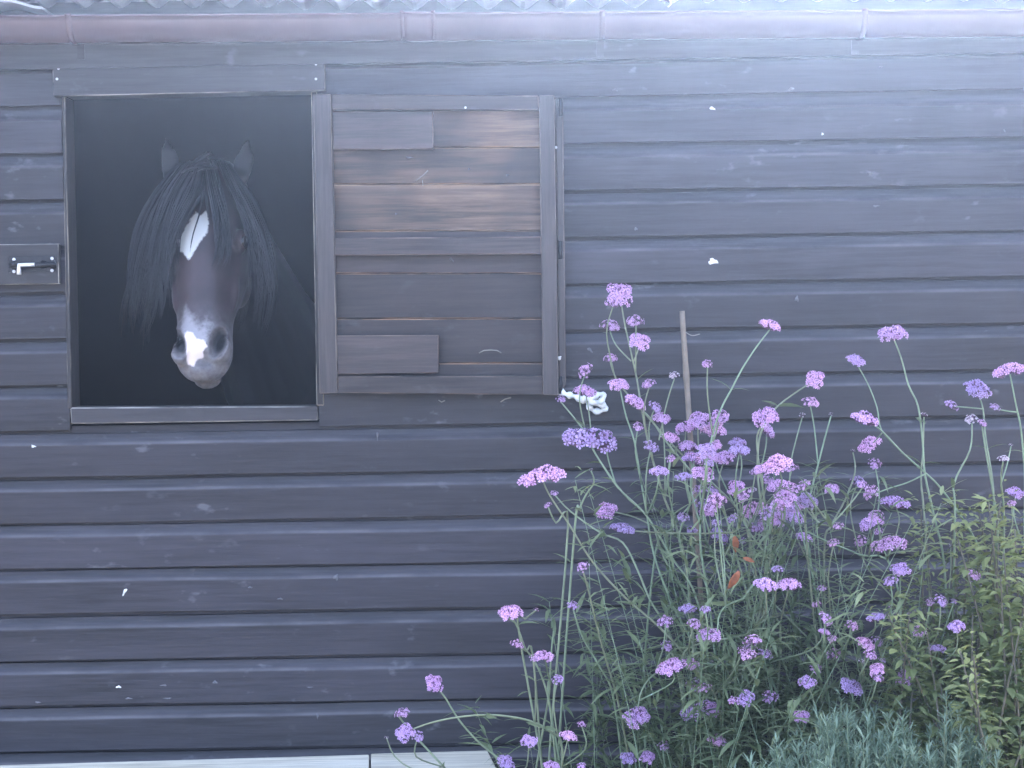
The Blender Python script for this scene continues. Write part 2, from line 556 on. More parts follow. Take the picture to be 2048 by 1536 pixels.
# gutter: half-round channel with rolled rim, a joint and brackets
def half_round(x0, x1, rad, th, yc, zc0, zc1, name, parent, mat, rim=True, nx=24):
    mb = MB()
    na = 16
    for i in range(nx + 1):
        t = i / nx
        x = x0 + (x1 - x0) * t
        zc = zc0 + (zc1 - zc0) * t
        pr = []
        for k in range(na + 1):
            an = math.pi * k / na
            pr.append((yc - rad * math.cos(an), zc - rad * math.sin(an)))
        for k in range(na, -1, -1):
            an = math.pi * k / na
            pr.append((yc - (rad - th) * math.cos(an), zc - (rad - th) * math.sin(an)))
        if rim:
            rr = 0.0056
            c0 = (yc - rad + 0.002, zc)
            rp = [(c0[0] - rr * math.cos(a_), c0[1] + rr * math.sin(a_)) for a_ in [R(x_) for x_ in (150, 110, 70, 30, -20)]]
            pr = pr + rp
        for p in pr:
            mb.v.append((x, p[0], p[1])); mb.a.append(0)
    k = len(pr)
    for i in range(nx):
        for j in range(k):
            j2 = (j + 1) % k
            mb.f.append((i * k + j, i * k + j2, (i + 1) * k + j2, (i + 1) * k + j))
    mb.f.append(tuple(range(k))); mb.f.append(tuple(nx * k + j for j in range(k - 1, -1, -1)))
    me = mb.mesh(name, smooth=True)
    bm = bmesh.new(); bm.from_mesh(me); bmesh.ops.recalc_face_normals(bm, faces=bm.faces); bm.to_mesh(me); bm.free()
    return link_mesh(name, me, parent, mat)


GY = -0.092
gl, gm, gr = P(0, 29, GY - .056), P(1000, 28, GY - .056), P(2048, 16, GY - .056)
slope = (gr.z - gl.z) / (gr.x - gl.x)


def gz(x): return gm.z + (x - gm.x) * (gr.z - gl.z) / (gr.x - gl.x)


gut = half_round(X0 - .05, X1 + .05, 0.057, 0.003, GY, gz(X0 - .05), gz(X1 + .05), 'gutter', stable, M['gutter'])
xa, xb = P(806, 30, GY).x, P(868, 30, GY).x
half_round(xa, xb, 0.0600, 0.0025, GY, gz(xa) + .0015, gz(xb) + .0015, 'gutter_joint', gut, M['gutter'], True, 4)
for xx in (xa, xb):
    half_round(xx - .004, xx + .005, 0.0622, 0.002, GY, gz(xx) + .004, gz(xx) + .004, 'joint_clip', gut, M['gutter'], True, 2)
for px in (148, 1202, 1720):
    xx = P(px, 30, GY).x
    half_round(xx - .007, xx + .007, 0.0612, 0.003, GY, gz(xx) + .002, gz(xx) + .002, 'bracket', gut, M['gutter'], True, 2)
    mb = MB(); mb.box((xx - .009, -0.034, gz(xx) - .085), (xx + .009, -0.0305, gz(xx) - .01)); mb.build('bracket_plate', M['trim'], gut)

# ------------------------------------------------------------------ shutter folded back against the wall
shutter = empty('shutter'); shutter.parent = stable
yf, yb = -0.052, -0.0215


def sp(name, quad, y0=yf, y1=yb, mat=None, bev=0.0022):
    return slab(name, quad, y0, y1, mat or M['shut'], shutter, bev)


sp('stile', [(626, 188), (662, 188), (675, 786), (639, 788)], mat=M['shut_v'])
sp('stile', [(1078, 190), (1109, 190), (1117, 791), (1086, 790)], mat=M['shut_v'])
sp('rail', [(663, 188), (1077, 191), (1078, 220), (664, 219)])
sp('rail', [(669, 476), (1082, 473), (1083, 508), (670, 511)])
sp('rail', [(675, 753), (1085, 752), (1086, 790), (676, 786)])
sp('corner_block', [(664, 223), (866, 222), (867, 298), (666, 299)], y0=-0.046)
sp('corner_block', [(672, 671), (877, 670), (877, 746), (675, 749)], y0=-0.046)
# edge strip beside the hinge stile, standing back against the wall
sp('hinge_strip', [(1110.5, 194), (1126, 198), (1132, 770), (1118.5, 786)], y0=-0.036, y1=-0.0035, mat=M['shut_v'])
# panel boards
yl = [206, 294, 368, 461, 546, 637, 726, 772]
for i in range(len(yl) - 1):
    t0, t1 = yl[i], yl[i + 1]
    def xl_(y): return 645 + (y - 188) * 13 / 600
    def xr_(y): return 1092 + (y - 188) * 9 / 600
    faded = i in (0, 1, 2)
    q_ = [(xl_(t0), t0 + 1.2), (xr_(t0), t0 + 0.8), (xr_(t1), t1 - 0.2), (xl_(t1), t1 + .2)]
    slab('board', q_, -0.0205 + 0.0015 * (i % 2), -0.005, M['panel'] if faded else M['panel_dark'], shutter, 0.0022, plane=-0.024)
for py, in ((215,), (500,), (770,)):
    mb = MB()
    c = P(1121, py, -0.04)
    mb.tube([(c.x, -0.038, c.z - .022), (c.x, -0.038, c.z + .022)], 0.0055, 8)
    mb.build('hinge', M['black_metal'], shutter, smooth=True)
screw(931, 215, yf, shutter, 0.003)
screw(1112, 295, -0.036, shutter, 0.0035)

# latch block left of the opening
latch = empty('latch'); latch.parent = stable
slab('backing_block', [(-40, 489), (117, 487), (118, 568), (-40, 570)], -0.024, -0.0015, M['trim'], latch, 0.002)
slab('bolt_plate', [(17, 513), (111, 511), (111, 543), (17, 545)], -0.0275, -0.0242, M['black_metal'], latch, 0.0008)
mb = MB()
a_, b_ = P(20, 531, -0.036), P(112, 529, -0.036)
mb.tube([a_, b_], 0.0058, 10); mb.build('bolt', M['black_metal'], latch, smooth=True)
mb = MB()
h0, h1, h2 = P(69, 529, -0.043), P(38, 530, -0.044), P(38, 549, -0.046)
mb.tube([h0, h0.lerp(h1, .6), h1, h1.lerp(h2, .5), h2], [.0048, .005, .0052, .0052, .0056], 10); mb.build('bolt_handle', M['zinc'], latch, smooth=True)
for px in (28, 86, 106):
    mb = MB()
    c = P(px, 529, -0.036)
    w_ = 0.005
    pts = [(c.x, c.y + 0.0115, c.z - .011), (c.x, c.y + .002, c.z - .009), (c.x, c.y - 0.007, c.z), (c.x, c.y + .002, c.z + .009), (c.x, c.y + .0115, c.z + .011)]
    for sgn in (0,):
        vs = []
        for p in pts: vs += [(p[0] - w_, p[1], p[2]), (p[0] + w_, p[1], p[2])]
        mb.add(vs, [(2 * i, 2 * i + 1, 2 * i + 3, 2 * i + 2) for i in range(4)])
    mb.build('keeper', M['black_metal'], latch, smooth=True)
for p in ((28, 519), (28, 543), (104, 517), (104, 541)):
    screw(*p, -0.0275, latch, 0.0042)


# droppings and marks caked on the boards
def dab(px, py, w, h, tail=0.0, parent=front, y=0.0, mat=None):
    c = P(px, py, y - 0.001)
    mb = MB()
    k = 12
    s_ = 1 / 800.0
    vs = [(c.x, y - 0.0032, c.z)]
    ph = random.uniform(0, 6)
    for j, (rr, yy) in enumerate(((.55, -0.0026), (1.0, 0.0006))):
        for i in range(k):
            an = 2 * math.pi * i / k
            f = rr * (1 + .28 * math.sin(3 * an + ph) + .15 * math.sin(5 * an + 2 * ph))
            x_, z_ = math.cos(an) * w * .5 * s_ * f, math.sin(an) * h * .5 * s_ * f
            if tail: x_ += tail * z_
            vs.append((c.x + x_, y + yy, c.z + z_))
    fs = [(0, 1 + i, 1 + (i + 1) % k) for i in range(k)] + [(1 + i, 1 + k + i, 1 + k + (i + 1) % k, 1 + (i + 1) % k) for i in range(k)]
    mb.add(vs, fs)
    return mb.build('dropping', mat or M['white'], parent, smooth=True)


M['smear'] = plain('chalky_smear', (0.13, 0.13, 0.14), 0.85, var=0.3, scale=150, bump=0.3)
for d_ in ((1426, 523, 20, 12), (67, 893, 12, 6), (249, 1184, 6, 15, .5), (1425, 217, 12, 7, -.8), (237, 1374, 12, 5), (1645, 268, 6, 6)):
    dab(*d_)
for d_ in ((1594, 598, 8, 12), (257, 1397, 16, 4), (335, 1397, 18, 4), (327, 1371, 16, 4), (75, 1405, 12, 4), (1762, 134, 10, 4), (1741, 347, 10, 9), (2008, 262, 7, 8), (1272, 458, 9, 8), (1582, 178, 14, 9, .9),
           (755, 872, 4, 18), (672, 1155, 10, 12), (620, 1375, 14, 4), (500, 1175, 9, 4), (1180, 700, 8, 11, -.7), (635, 1432, 5, 12), (1752, 412, 14, 5), (560, 1198, 12, 4), (430, 1365, 12, 8), (1230, 180, 14, 6, -.8)):
    dab(*d_, mat=M['smear'])
for d_ in ((903, 519, 6, 9, -.6), (818, 315, 14, 4), (938, 338, 5, 4), (792, 428, 5, 5), (1015, 350, 6, 4)):
    dab(*d_, parent=shutter, y=-0.0200, mat=M['smear'])
dab(1118, 716, 10, 8, 0.0, shutter, -0.0365)
# knot hole
mb = MB(); c = P(507, 1313, 0.003)
mb.tube([(c.x, 0.0065, c.z), (c.x, 0.0045, c.z), (c.x, 0.0035, c.z)], [.0075, .0072, .005], 10)
mb.build('knot', M['black_metal'], front)
# cobweb threads and straw caught on the shutter
M['web'] = plain('straw_thread', (0.26, 0.24, 0.21), 0.8, var=0.1)
for name, pts in (('straw', [(958, 706), (968, 701), (982, 700), (994, 701), (1003, 706)]), ('straw', [(1001, 804), (1010, 798), (1022, 795)]),
                  ('straw', [(877, 800), (883, 804), (890, 801)]), ('straw', [(832, 362), (845, 352), (856, 341)]), ('straw', [(846, 372), (845, 360)]), ('straw', [(1340, 0), (1342, 8), (1336, 14)])):
    mb = MB()
    yy = -0.023 if pts[0][1] < 780 else -0.006
    if pts[0][0] == 1340: yy = -0.152
    mb.tube([P(*p, yy) for p in pts], 0.0017 if pts[0][0] != 846 else .0010, 5)
    mb.build(name, M['web'], stable if pts[0][0] == 1340 else shutter, smooth=True)

# white cord knotted at the corner of the shutter
cord = MB()
def cpath(lst): return [P(x, y, Y) for x, y, Y in lst]
def smooth_path(pts, k=5):
    pts = [Vector(p) for p in pts]
    out = []
    for i in range(len(pts) - 1):
        p0 = pts[max(i - 1, 0)]; p1 = pts[i]; p2 = pts[i + 1]; p3 = pts[min(i + 2, len(pts) - 1)]
        for j in range(k):
            t = j / k
            out.append(0.5 * ((2 * p1) + (-p0 + p2) * t + (2 * p0 - 5 * p1 + 4 * p2 - p3) * t * t + (-p0 + 3 * p1 - 3 * p2 + p3) * t ** 3))
    out.append(pts[-1])
    return out
co = [(1120, 782, -.030), (1131, 788, -.040), (1142, 791, -.035), (1155, 795, -.03), (1165, 803, -.028), (1172, 795, -.05), (1184, 800, -.045), (1198, 804, -.05), (1207, 797, -.045), (1204, 789, -.04), (1193, 790, -.055),
      (1183, 800, -.06), (1190, 807, -.05), (1206, 810, -.04), (1211, 815, -.035), (1204, 821, -.03), (1190, 822, -.03), (1180, 815, -.034), (1176, 806, -.04)]
pp = smooth_path(cpath(co), 5)
cord.tube(pp, [0.0072 + 0.0024 * math.sin(i * .9) for i in range(len(pp))], 7)
tag(cord.build('knotted_cord', M['cord'], smooth=True), 'white knotted cord hanging at the bottom corner of the open shutter', 'cord')

# ------------------------------------------------------------------ pale planks at the foot of the wall
edging = empty('timber_edging', (-0.8, -0.2, 0))
tag(edging, 'pale weathered timber planks on blocks along the foot of the dark wall', 'timber edging')
zt = P(500, 1516, -0.035).z


def plank(pxa, pxb, skew_a, skew_b, dz):
    mb = MB()
    T = 0.038
    def ff(px): return 1530 - 28 * px / 975.0
    A, B = PZ(pxa, ff(pxa), zt), PZ(pxb, ff(pxb), zt)
    far = [A, B]
    nr = [PZ(pxa + skew_a * 5, ff(pxa) + 34 * 5, zt), PZ(pxb + skew_b * 5, ff(pxb) + 34 * 5, zt)]
    for p in far + nr: p.z += dz
    vs = [far[0], far[1], nr[1], nr[0]]
    vs2 = [Vector((p.x, p.y, p.z - T)) for p in vs]
    bm = bmesh.new()
    a = [bm.verts.new(p) for p in vs]; b = [bm.verts.new(p) for p in vs2]
    bm.faces.new(a); bm.faces.new(b[::-1])
    for i in range(4):
        bm.faces.new((a[i], b[i], b[(i + 1) % 4], a[(i + 1) % 4]))
    bmesh.ops.recalc_face_normals(bm, faces=bm.faces)
    bmesh.ops.bevel(bm, geom=list(bm.edges), offset=.003, segments=2, affect='EDGES', profile=.5)
    me = bpy.data.meshes.new('plank'); bm.to_mesh(me); bm.free()
    link_mesh('plank', me, edging, M['pale'])
    return vs


v1 = plank(-560, 738, 0, 0, 0.0)
v2 = plank(742, 975, 0, 17, 0.002)
for px in (-400, 300, 720, 900):
    c = PZ(px, 1590, zt)
    mb = MB(); mb.box((c.x - .05, c.y - .07, 0), (c.x + .05, c.y + .07, zt - .038)); mb.build('block', M['pale'], edging)


# ------------------------------------------------------------------ horse looking out
M['mane'] = leafmat('black_mane', (0.004, 0.004, 0.0048), (0.034, 0.033, 0.037), 0.0, 0.42)
M['eye'] = plain('dark_eye', (0.008, 0.006, 0.006), 0.08, var=0.1, scale=20)


def coat():
    m, nt, b = new_mat('bay_coat')
    L = nt.links
    tc = N(nt, 'ShaderNodeTexCoord')
    n1 = N(nt, 'ShaderNodeTexNoise', Scale=9.0, Detail=4.0, Roughness=0.6); L.new(tc.outputs['Object'], n1.inputs['Vector'])
    n2 = N(nt, 'ShaderNodeTexNoise', Scale=70.0, Detail=3.0, Roughness=0.6); L.new(tc.outputs['Object'], n2.inputs['Vector'])
    mp = N(nt, 'ShaderNodeMapping'); mp.inputs['Scale'].default_value = (1, 1, .25); L.new(tc.outputs['Object'], mp.inputs[0])
    n3 = N(nt, 'ShaderNodeTexNoise', Scale=420.0, Detail=2.0); L.new(mp.outputs[0], n3.inputs['Vector'])
    c = mixc(nt, ramp(nt, n1.outputs['Fac'], .35, .65), (0.026, 0.0155, 0.0165), (0.050, 0.029, 0.030))
    def at(nm): return N(nt, 'ShaderNodeAttribute', attribute_name=nm).outputs['Fac']
    muz = math_n(nt, 'MULTIPLY', at('muzzle'), ramp(nt, n2.outputs['Fac'], .1, .75))
    c = mixc(nt, muz, c, (0.20, 0.188, 0.192))
    def mark(nm, colr, amt=1.0, wob=.004, soft=.0022):
        d = math_n(nt, 'MULTIPLY_ADD', n2.outputs['Fac'], wob); nt.nodes[-1].inputs[2].default_value = -wob * .5
        e = math_n(nt, 'ADD', at(nm), d)
        return math_n(nt, 'MULTIPLY', ramp(nt, e, -soft, soft), amt), colr
    f, cc = mark('strip', (0.40, 0.38, 0.40), .6, .030, .011); c = mixc(nt, f, c, cc)
    f, cc = mark('snip', (0.74, 0.62, 0.58), 1.0, .008); c = mixc(nt, f, c, cc)
    f, cc = mark('star', (0.70, 0.70, 0.66), 1.0, .012); c = mixc(nt, f, c, cc)
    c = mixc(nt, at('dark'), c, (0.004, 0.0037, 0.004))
    L.new(c, b.inputs['Base Color'])
    b.inputs['Roughness'].default_value = 0.5
    b.inputs['Sheen Weight'].default_value = 0.12
    bp = N(nt, 'ShaderNodeBump', Strength=0.25, Distance=0.001)
    L.new(n3.outputs['Fac'], bp.inputs['Height']); L.new(bp.outputs[0], b.inputs['Normal'])
    return m


TILT = R(31)
dS = Vector((0.0, -math.sin(TILT), -math.cos(TILT)))       # poll -> muzzle
dN = Vector((0.0, -math.cos(TILT), math.sin(TILT)))        # out of the forehead
dU = Vector((1, 0, 0))
NOSE = P(400, 690, 0.0)                                    # between the nostrils
POLL = NOSE - dS * 0.535
POLL.x = P(408, 350, POLL.y).x
dS = (NOSE - POLL).normalized()
dU = (dU - dS * dU.dot(dS)).normalized()
dN = dS.cross(dU); dN = dN if dN.y < 0 else -dN


def H(s_, u_, n_): return POLL + dS * s_ + dU * u_ + dN * n_


def loft(mb, rings):
    k = len(rings[0]); base = len(mb.v)
    for r_ in rings:
        for p in r_: mb.v.append(tuple(p)); mb.a.append(0)
    for i_ in range(len(rings) - 1):
        for j in range(k):
            j2 = (j + 1) % k
            mb.f.append((base + i_ * k + j, base + i_ * k + j2, base + (i_ + 1) * k + j2, base + (i_ + 1) * k + j))
    mb.f.append(tuple(base + j for j in range(k - 1, -1, -1)))
    mb.f.append(tuple(base + (len(rings) - 1) * k + j for j in range(k)))


def spow(v_, e): return math.copysign(abs(v_) ** e, v_)


body = MB()
prof = [(-0.06, .040, -.040, -.110), (-0.03, .062, -.014, -.150), (0.0, .076, .000, -.185), (0.06, .090, .012, -.215), (0.12, .101, .020, -.240), (0.18, .109, .022, -.255), (0.23, .111, .020, -.262),
        (0.29, .101, .014, -.250), (0.34, .089, .008, -.215), (0.39, .080, .003, -.172), (0.44, .074, .000, -.145), (0.48, .072, -.001, -.132), (0.515, .074, -.004, -.122), (0.542, .073, -.013, -.115),
        (0.566, .064, -.030, -.108), (0.584, .050, -.048, -.101), (0.596, .030, -.062, -.092)]
rings = []
for (s_, w_, nf, nb) in prof:
    rg = []
    for k in range(28):
        an = 2 * math.pi * k / 28
        ex = .86 - .2 * min(1, max(0, (s_ - .42) / .1))
        ca, sa = spow(math.cos(an), ex), spow(math.sin(an), ex)
        ww = w_ * (1 - .22 * max(0, -sa)) * (1 - .10 * max(0, sa))
        rg.append(H(s_, ww * ca, (nf + nb) / 2 + (nf - nb) / 2 * sa))
    rings.append(rg)
loft(body, rings)


def ball(c, rx, ry, rz, ax=None, nu=14, nv=9):
    """ellipsoid; ax = (X, Y, Z) axes"""
    X_, Y_, Z_ = ax or (Vector((1, 0, 0)), Vector((0, 1, 0)), Vector((0, 0, 1)))
    base = len(body.v)
    body.v.append(tuple(c + Z_ * rz)); body.a.append(0)
    for i_ in range(1, nv):
        t_ = math.pi * i_ / nv
        for j in range(nu):
            an = 2 * math.pi * j / nu
            body.v.append(tuple(c + X_ * (rx * math.sin(t_) * math.cos(an)) + Y_ * (ry * math.sin(t_) * math.sin(an)) + Z_ * (rz * math.cos(t_)))); body.a.append(0)
    body.v.append(tuple(c - Z_ * rz)); body.a.append(0)
    last = len(body.v) - 1
    for j in range(nu):
        j2 = (j + 1) % nu
        body.f.append((base, base + 1 + j, base + 1 + j2))
        body.f.append((last, base + 1 + (nv - 2) * nu + j2, base + 1 + (nv - 2) * nu + j))
    for i_ in range(nv - 2):
        for j in range(nu):
            j2 = (j + 1) % nu
            a_ = base + 1 + i_ * nu
            body.f.append((a_ + j, a_ + nu + j, a_ + nu + j2, a_ + j2))


AX = (dU, dN, dS)
ball(H(0.566, 0.0, -0.120), .037, .028, .027, AX)            # chin and lower lip
ball(H(0.575, 0.0, -0.064), .045, .032, .028, AX)            # upper lip
for sg in (-1, 1):
    ball(H(0.538, sg * 0.052, -0.030), .024, .032, .035, AX)  # nostril wings
    ball(H(0.25, sg * 0.070, -0.150), .036, .075, .085, AX)   # cheek
    ball(H(0.215, sg * 0.095, -0.028), .018, .028, .036, AX)  # brow and eye socket
    ball(H(0.33, sg * 0.074, -0.060), .014, .018, .075, AX)   # cheek bone

# ears
for sg in (-1, 1):
    base = H(0.005, sg * 0.088, -0.045)
    tip = P(330, 270, POLL.y + .05) if sg < 0 else P(497, 275, POLL.y + .05)
    ed = (tip - base)
    Ln = ed.length; ed.normalize()
    sd = Vector((1, 0, 0)); sd = (sd - ed * sd.dot(ed)).normalized()
    fd = ed.cross(sd); fd = fd if fd.y < 0 else -fd
    rg = []
    for t_, w_ in ((-.12, .020), (.05, .024), (.25, .029), (.42, .029), (.60, .024), (.78, .016), (.92, .008), (1.0, .003)):
        c = base + ed * (Ln * t_)
        ring = []
        for k in range(14):
            an = 2 * math.pi * k / 14
            x_, y_ = math.cos(an) * w_, math.sin(an) * w_ * .55
            if y_ > 0 and .1 < t_ < .98: y_ -= w_ * .75 * math.sin(an) * 0.9     # hollow of the ear, towards the front
            ring.append(c + sd * x_ + fd * y_)
        rg.append(ring)
    loft(body, rg)


def tube_rings(cs, ups, rs):
    rg = []
    for i_, c in enumerate(cs):
        t_ = (cs[min(i_ + 1, len(cs) - 1)] - cs[max(i_ - 1, 0)]).normalized()
        x_ = Vector((1, 0, 0)); x_ = (x_ - t_ * x_.dot(t_)).normalized()
        y_ = t_.cross(x_)
        rg.append([c + x_ * (rs[i_][0] * math.cos(2 * math.pi * k / 20)) + y_ * (rs[i_][1] * math.sin(2 * math.pi * k / 20)) for k in range(20)])
    loft(body, rg)


hx = POLL.x
nk = [H(0.08, 0, -0.12), Vector((hx, POLL.y + .22, POLL.z - .10)), Vector((hx + .02, POLL.y + .48, POLL.z - .28)), Vector((hx + .05, POLL.y + .80, POLL.z - .50)), Vector((hx + .08, POLL.y + 1.05, POLL.z - .62))]
tube_rings(nk, None, [(.06, .10), (.085, .16), (.11, .21), (.16, .27), (.2, .28)])
bx_, by_ = hx + .1, POLL.y + 1.0
bz = POLL.z - .66
tr = [(0, .03, .12, .18), (.12, 0, .22, .28), (.4, -.02, .27, .31), (.75, -.03, .29, .31), (1.05, 0, .28, .30), (1.3, .03, .24, .27), (1.45, .03, .13, .17)]
tube_rings([Vector((bx_, by_ + a_, bz + b_)) for a_, b_, c_, d_ in tr], None, [(c_, d_) for a_, b_, c_, d_ in tr])
for sg in (-1, 1):
    fl = [Vector((bx_ + sg * .13, by_ + .22, bz - .08)), Vector((bx_ + sg * .13, by_ + .2, bz - .38)), Vector((bx_ + sg * .13, by_ + .19, .45)), Vector((bx_ + sg * .13, by_ + .19, .40)), Vector((bx_ + sg * .13, by_ + .20, .16)), Vector((bx_ + sg * .13, by_ + .17, .11)), Vector((bx_ + sg * .13, by_ + .15, .055))]
    tube_rings(fl, None, [(.09, .12), (.065, .08), (.045, .05), (.042, .045), (.033, .036), (.045, .05), (.06, .065)])
    hl = [Vector((bx_ + sg * .14, by_ + 1.2, bz - .02)), Vector((bx_ + sg * .14, by_ + 1.10, bz - .36)), Vector((bx_ + sg * .14, by_ + 1.30, .52)), Vector((bx_ + sg * .14, by_ + 1.32, .46)), Vector((bx_ + sg * .14, by_ + 1.28, .16)), Vector((bx_ + sg * .14, by_ + 1.25, .11)), Vector((bx_ + sg * .14, by_ + 1.23, .055))]
    tube_rings(hl, None, [(.11, .19), (.08, .12), (.045, .06), (.042, .055), (.034, .038), (.046, .05), (.06, .065)])

tmp = link_mesh('tmp_horse', body.mesh('tmp_horse'))
bmx = bmesh.new(); bmx.from_mesh(tmp.data); bmesh.ops.recalc_face_normals(bmx, faces=bmx.faces); bmx.to_mesh(tmp.data); bmx.free()
rm = tmp.modifiers.new('r', 'REMESH'); rm.mode = 'VOXEL'; rm.voxel_size = 0.0052; rm.adaptivity = 0.0
sm = tmp.modifiers.new('s', 'SMOOTH'); sm.factor = 0.5; sm.iterations = 7
dg = bpy.context.evaluated_depsgraph_get()
hme = bpy.data.meshes.new_from_object(tmp.evaluated_get(dg))
bpy.data.objects.remove(tmp)
hme.name = 'horse_body'
nv = len(hme.vertices)
co_ = np.empty(nv * 3, dtype=np.float64); hme.vertices.foreach_get('co', co_); co_ = co_.reshape(-1, 3)
nrm = np.empty(nv * 3, dtype=np.float64); hme.vertices.foreach_get('normal', nrm); nrm = nrm.reshape(-1, 3)
CMi = np.array(CMI)
MPX = 800.0 * 4.3 / (4.3 + NOSE.y)


def proj(c):
    h = np.c_[c, np.ones(len(c))] @ CMi.T
    return np.c_[WPX / 2 + h[:, 0] / -h[:, 2] * FPX, HPX / 2 - h[:, 1] / -h[:, 2] * FPX]


hp = np.array(POLL)
def loc(c):
    d_ = c - hp
    return d_ @ np.array(dS), d_ @ np.array(dU), d_ @ np.array(dN)


S_, U_, N_ = loc(co_)
px_ = proj(co_)
ffw = np.clip((nrm @ np.array((0, -1, 0)) - .02) / .35, 0, 1)
face_front = (nrm @ np.array((0, -1, 0)) > 0.12) & (S_ > -.1) & (S_ < .7) & (N_ > -.2)
# nostrils: comma-shaped hollows
dark = np.zeros(nv)
for (cx, cy, rx, ry, slant) in ((356, 688, 15, 25, -.10), (436, 686, 16, 27, .16)):
    x_ = px_[:, 0] - cx - slant * -(px_[:, 1] - cy)
    y_ = px_[:, 1] - cy
    r_ = np.sqrt((x_ / rx) ** 2 + (y_ / ry) ** 2)
    k = np.clip(1.15 - r_, 0, 1) * face_front * ffw
    dep = 0.034 * np.clip(k * 1.6, 0, 1) ** 0.8
    rim = 0.0035 * np.exp(-((r_ - 1.25) / .22) ** 2) * face_front * ffw
    co_[:, 1] += dep
    co_ += nrm * rim[:, None]
    dark = np.maximum(dark, np.clip((1.02 - r_) * 2.2, 0, 1) * face_front)  # shade of the nostril hollow painted in as well as carved
# mouth line between the lips
g_ = np.exp(-((N_ + 0.098 + 0.10 * np.clip(.57 - S_, 0, .2)) / .006) ** 2) * (S_ > .49) * np.clip((S_ - .49) / .04, 0, 1)
co_ -= nrm * (0.009 * g_)[:, None]
dark = np.maximum(dark, .75 * g_)  # crease between the lips painted darker, as shade
# furrow above the lip and hollow over the cheeks
g2 = np.exp(-((S_ - .560) / .012) ** 2) * np.exp(-(U_ / .03) ** 2) * (N_ > -.06)
co_ -= nrm * (0.004 * g2)[:, None]
for sg in (-1, 1):
    g3 = np.exp(-((S_ - .40) / .06) ** 2) * np.exp(-((U_ - sg * .06) / .02) ** 2) * (N_ > -.12)
    co_ -= nrm * (0.005 * g3)[:, None]
hme.vertices.foreach_set('co', co_.ravel())


def polysd(poly):
    """signed distance in metres on the face (positive inside)"""
    p = px_; n_ = len(poly)
    best = np.full(nv, 1e9); inside = np.zeros(nv, bool)
    for i_ in range(n_):
        a_ = np.array(poly[i_], float); b_ = np.array(poly[(i_ + 1) % n_], float)
        ab = b_ - a_
        t_ = np.clip(((p - a_) @ ab) / (ab @ ab), 0, 1)
        d_ = np.linalg.norm(p - (a_ + t_[:, None] * ab), axis=1)
        best = np.minimum(best, d_)
        c1 = (a_[1] > p[:, 1]) != (b_[1] > p[:, 1])
        xx = a_[0] + (p[:, 1] - a_[1]) / (b_[1] - a_[1] + 1e-9) * (b_[0] - a_[0])
        inside ^= c1 & (p[:, 0] < xx)
    sd_ = np.where(inside, best, -best) / 760.0
    return np.where(face_front, sd_, -1.0)


star = polysd([(392, 424), (402, 432), (413, 421), (418, 443), (415, 465), (399, 484), (387, 506), (379, 520), (361, 502), (356, 482), (374, 450)])
snip = polysd([(373, 661), (386, 666), (393, 677), (408, 680), (415, 693), (407, 701), (406, 716), (394, 719), (387, 733), (376, 730), (373, 710), (365, 688)])
strip = polysd([(371, 612), (378, 625), (387, 636), (398, 655), (412, 640), (418, 650), (412, 685), (363, 690), (362, 655), (365, 632)])
dark = np.maximum(dark, .96 * np.clip((co_[:, 1] - POLL.y - .02) / .12, 0, 1))  # interior shade painted over the neck and body
dark = np.maximum(dark, .95 * np.clip((.02 - S_) / .03, 0, 1) * (np.abs(U_) > .055))  # ears painted near black, to sit in the room's shade
muz = np.clip((S_ - .40) / .16, 0, 1) * (S_ < .75) * (N_ > -.2)
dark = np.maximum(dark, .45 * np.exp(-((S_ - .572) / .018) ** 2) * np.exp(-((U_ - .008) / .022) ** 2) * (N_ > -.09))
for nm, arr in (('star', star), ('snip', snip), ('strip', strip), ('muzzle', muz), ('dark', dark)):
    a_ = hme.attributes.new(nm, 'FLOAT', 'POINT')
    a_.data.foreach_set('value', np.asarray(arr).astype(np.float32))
hme.polygons.foreach_set('use_smooth', [True] * len(hme.polygons))
hme.update()
horse = empty('horse', (hx, POLL.y + 1.4, 0.05))
tag(horse, 'dark bay horse with white star and pale snip looking out of the stable window', 'horse')
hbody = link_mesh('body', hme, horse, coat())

# eyes
for sg in (-1, 1):
    ec = P(487, 492, NOSE.y + .28) if sg > 0 else None
    s0 = 0.222
    c = H(s0, sg * 0.0985, -0.024)
    mb = MB()
    X_, Y_, Z_ = dU * sg, dN, dS
    vs, fs = [], []
    for i_ in range(8):
        t_ = math.pi * (i_ + .5) / 8
        for j in range(14):
            an = 2 * math.pi * j / 14
            vs.append(c + X_ * (.0205 * math.cos(t_)) + Y_ * (.0205 * math.sin(t_) * math.cos(an)) + Z_ * (.0205 * math.sin(t_) * math.sin(an)))
    for i_ in range(7):
        for j in range(14):
            fs.append((i_ * 14 + j, i_ * 14 + (j + 1) % 14, (i_ + 1) * 14 + (j + 1) % 14, (i_ + 1) * 14 + j))
    mb.add(vs, fs)
    mb.build('eye', M['eye'], horse, smooth=True)

# mane and forelock: strands combed between guide strands
hair = MB()


